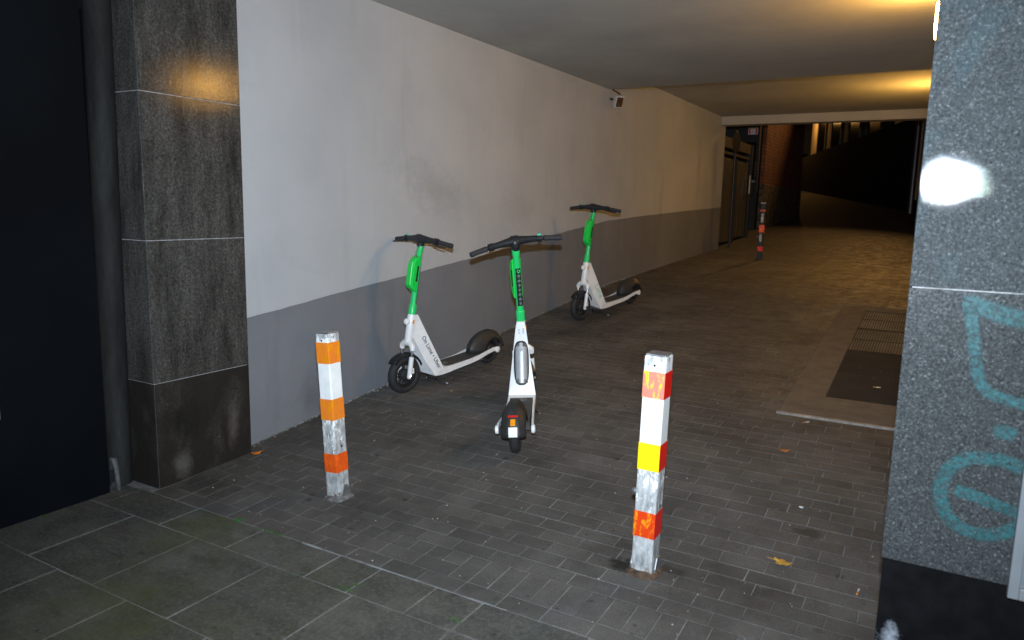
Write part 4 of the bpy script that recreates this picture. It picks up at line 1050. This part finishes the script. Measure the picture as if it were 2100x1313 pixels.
# ------------------------------------------------------------ small things on the ground
def leaf(loc, size, col, label, rot, kind='leaf', curl=.25, name='fallen_leaf'):
    bm = bmesh.new(); N = 28; c = bm.verts.new((0, 0, .006*size/.05)); ring = []
    for k in range(N):
        an = 2*math.pi*k/N; lob = .62+.38*abs(math.cos(2.5*an)); q = size*lob*random.uniform(.88, 1.08)
        x_, y_ = q*math.cos(an), q*math.sin(an)*.8
        ring.append(bm.verts.new((x_, y_, curl*(x_*x_)/size+random.uniform(0, .06)*size)))
    for k in range(N): bm.faces.new((c, ring[k], ring[(k+1) % N]))
    tube(bm, [(0, 0, .004), (size*1.0, .1*size, .004), (size*1.5, .25*size, .008)], size*.025, 6)
    t_ = simple('leaf_'+name, col, .6, var=.35, scale=60)
    o = link(name, bm, t_); o.location = (loc[0], loc[1], G(loc[1])+.003); o.rotation_euler = (math.atan(.06) if loc[1] > 3 else 0, 0, rot)
    tag(o, label, 'leaf')
leaf((-.474, 3.305), .046, (.50, .28, .05), 'yellow-brown fallen maple leaf to the right of the yellow-banded bollard', 2.9)
leaf((-.701, 4.56), .034, (.38, .14, .04), 'small russet fallen leaf midway between the near bollard and the grate', .6)
leaf((-3.585, 3.075), .036, (.62, .17, .01), 'bright orange fallen leaf at the foot of the left granite pillar', 1.2)
leaf((-2.925, 2.388), .022, (.02, .16, .02), 'small green leaf on the kerb joint left of the leaning bollard', .4)
leaf((-3.16, 4.60), .017, (.55, .33, .12), 'tiny tan leaf under the left scooter by its kickstand', 2.0)
leaf((-3.98, 2.18), .0, (.5, .2, .05), 'x', 0) if False else None
def butt(loc, rot, label, L=.028):
    r = empty('cigarette_butt', (loc[0], loc[1], G(loc[1])+.0065)); r.rotation_euler = (0, 0, rot)
    bm = bmesh.new(); tube(bm, [(-L*.1, 0, 0), (L*.9, 0, 0)], .004, 10); link('paper', bm, simple('butt_paper', (.62, .6, .55), .8), r, smooth=True)
    bm = bmesh.new(); tube(bm, [(-L*.9, 0, 0), (-L*.1, 0, 0)], .0041, 10); link('filter', bm, simple('butt_filter', (.55, .22, .06), .8), r, smooth=True)
    tag(r, label, 'cigarette butt')
butt((-.311, 6.051), .3, 'cigarette butt lying on the dark part of the floor grate')
butt((-.66, 5.10), .9, 'cigarette butt just in front of the concrete edge of the grate')
butt((-.16, 3.22), 1.5, 'cigarette butt near the black plinth of the right pillar')
def litter(loc, sz, label, col=(.6, .6, .58)):
    bm = bmesh.new(); vs = []
    for k in range(7):
        an = 2*math.pi*k/7; q = sz*random.uniform(.6, 1.1); vs.append((q*math.cos(an), q*math.sin(an)*.7))
    prism(bm, vs, lambda a, b: (a, b, 0), lambda a, b: (a*.8, b*.8, .006))
    o = link('paper_scrap', bm, simple('scrap', col, .8, var=.2)); o.location = (loc[0], loc[1], G(loc[1])+.002); tag(o, label, 'paper scrap')
litter((-1.383, 14.70), .05, 'pale paper scrap on the dark floor near the end of the passage')
litter((-1.11, 15.9), .07, 'long pale paper scrap just past the end of the passage')
litter((-2.50, 18.83), .05, 'pale paper scrap in front of the brick building stone base')
litter((-.49, 3.87), .012, 'small curled pale scrap right of the near bollard')
# crumbs and grit nobody could count
bm = bmesh.new()
for i in range(420):
    y_ = 2.4+abs(random.gauss(0, 1))*4.0; x_ = random.uniform(-3.6, -.1)
    q = random.uniform(.0012, .0045); z_ = G(y_)+.0015
    prism(bm, [(q*math.cos(a)*random.uniform(.6, 1.3), q*math.sin(a)) for a in (0, 1.3, 2.6, 3.9, 5.1)], lambda a, b: (x_+a, y_+b, z_), lambda a, b: (x_+a*.6, y_+b*.6, z_+q))
# dirt gathered along the foot of the wall
for i in range(700):
    y_ = random.uniform(3.1, 10); x_ = -3.73+abs(random.gauss(0, .018)); q = random.uniform(.002, .007); z_ = G(y_)+.0005
    prism(bm, [(q*math.cos(a)*random.uniform(.6, 1.3), q*math.sin(a)) for a in (0, 1.3, 2.6, 3.9, 5.1)], lambda a, b: (x_+a, y_+b, z_), lambda a, b: (x_+a*.6, y_+b*.6, z_+q))
tag(link('grit', bm, simple('grit', (.30, .28, .25), .9, var=.5, scale=8)), 'fine pale grit and crumbs scattered over the paving', 'grit', kind='stuff')
# mossy tufts in the joints
bm = bmesh.new()
def tuft(cx, cy, n, sx, h):
    for i in range(n):
        x_ = cx+random.gauss(0, sx); y_ = cy+random.gauss(0, .006); an = random.uniform(0, 6.28); hh = h*random.uniform(.4, 1.1); dx_, dy_ = math.cos(an)*hh*.6, math.sin(an)*hh*.6
        z_ = G(y_)-.002; w_ = .0014
        f = bm.faces.new([bm.verts.new(p) for p in ((x_-w_, y_, z_), (x_+w_, y_, z_), (x_+dx_*.6+w_*.6, y_+dy_*.6, z_+hh*.7), (x_+dx_, y_+dy_, z_+hh))])
tuft(-2.72, 2.383, 60, .030, .014); tuft(-2.64, 2.383, 50, .02, .016); tuft(-2.0, 2.17, 70, .02, .012); tuft(-2.0, 2.22, 40, .008, .012)
tuft(-1.49, 2.22, 50, .015, .012); tuft(-3.6, 2.25, 60, .08, .012); tuft(-3.76, 1.9, 90, .02, .014); tuft(-2.3, 2.14, 30, .04, .009); tuft(-2.85, 2.13, 30, .05, .008)
tag(link('weeds', bm, simple('moss_green', (.05, .11, .02), .8, var=.4)), 'small green weeds and moss in the paving joints at the kerb line', 'weeds', kind='stuff')
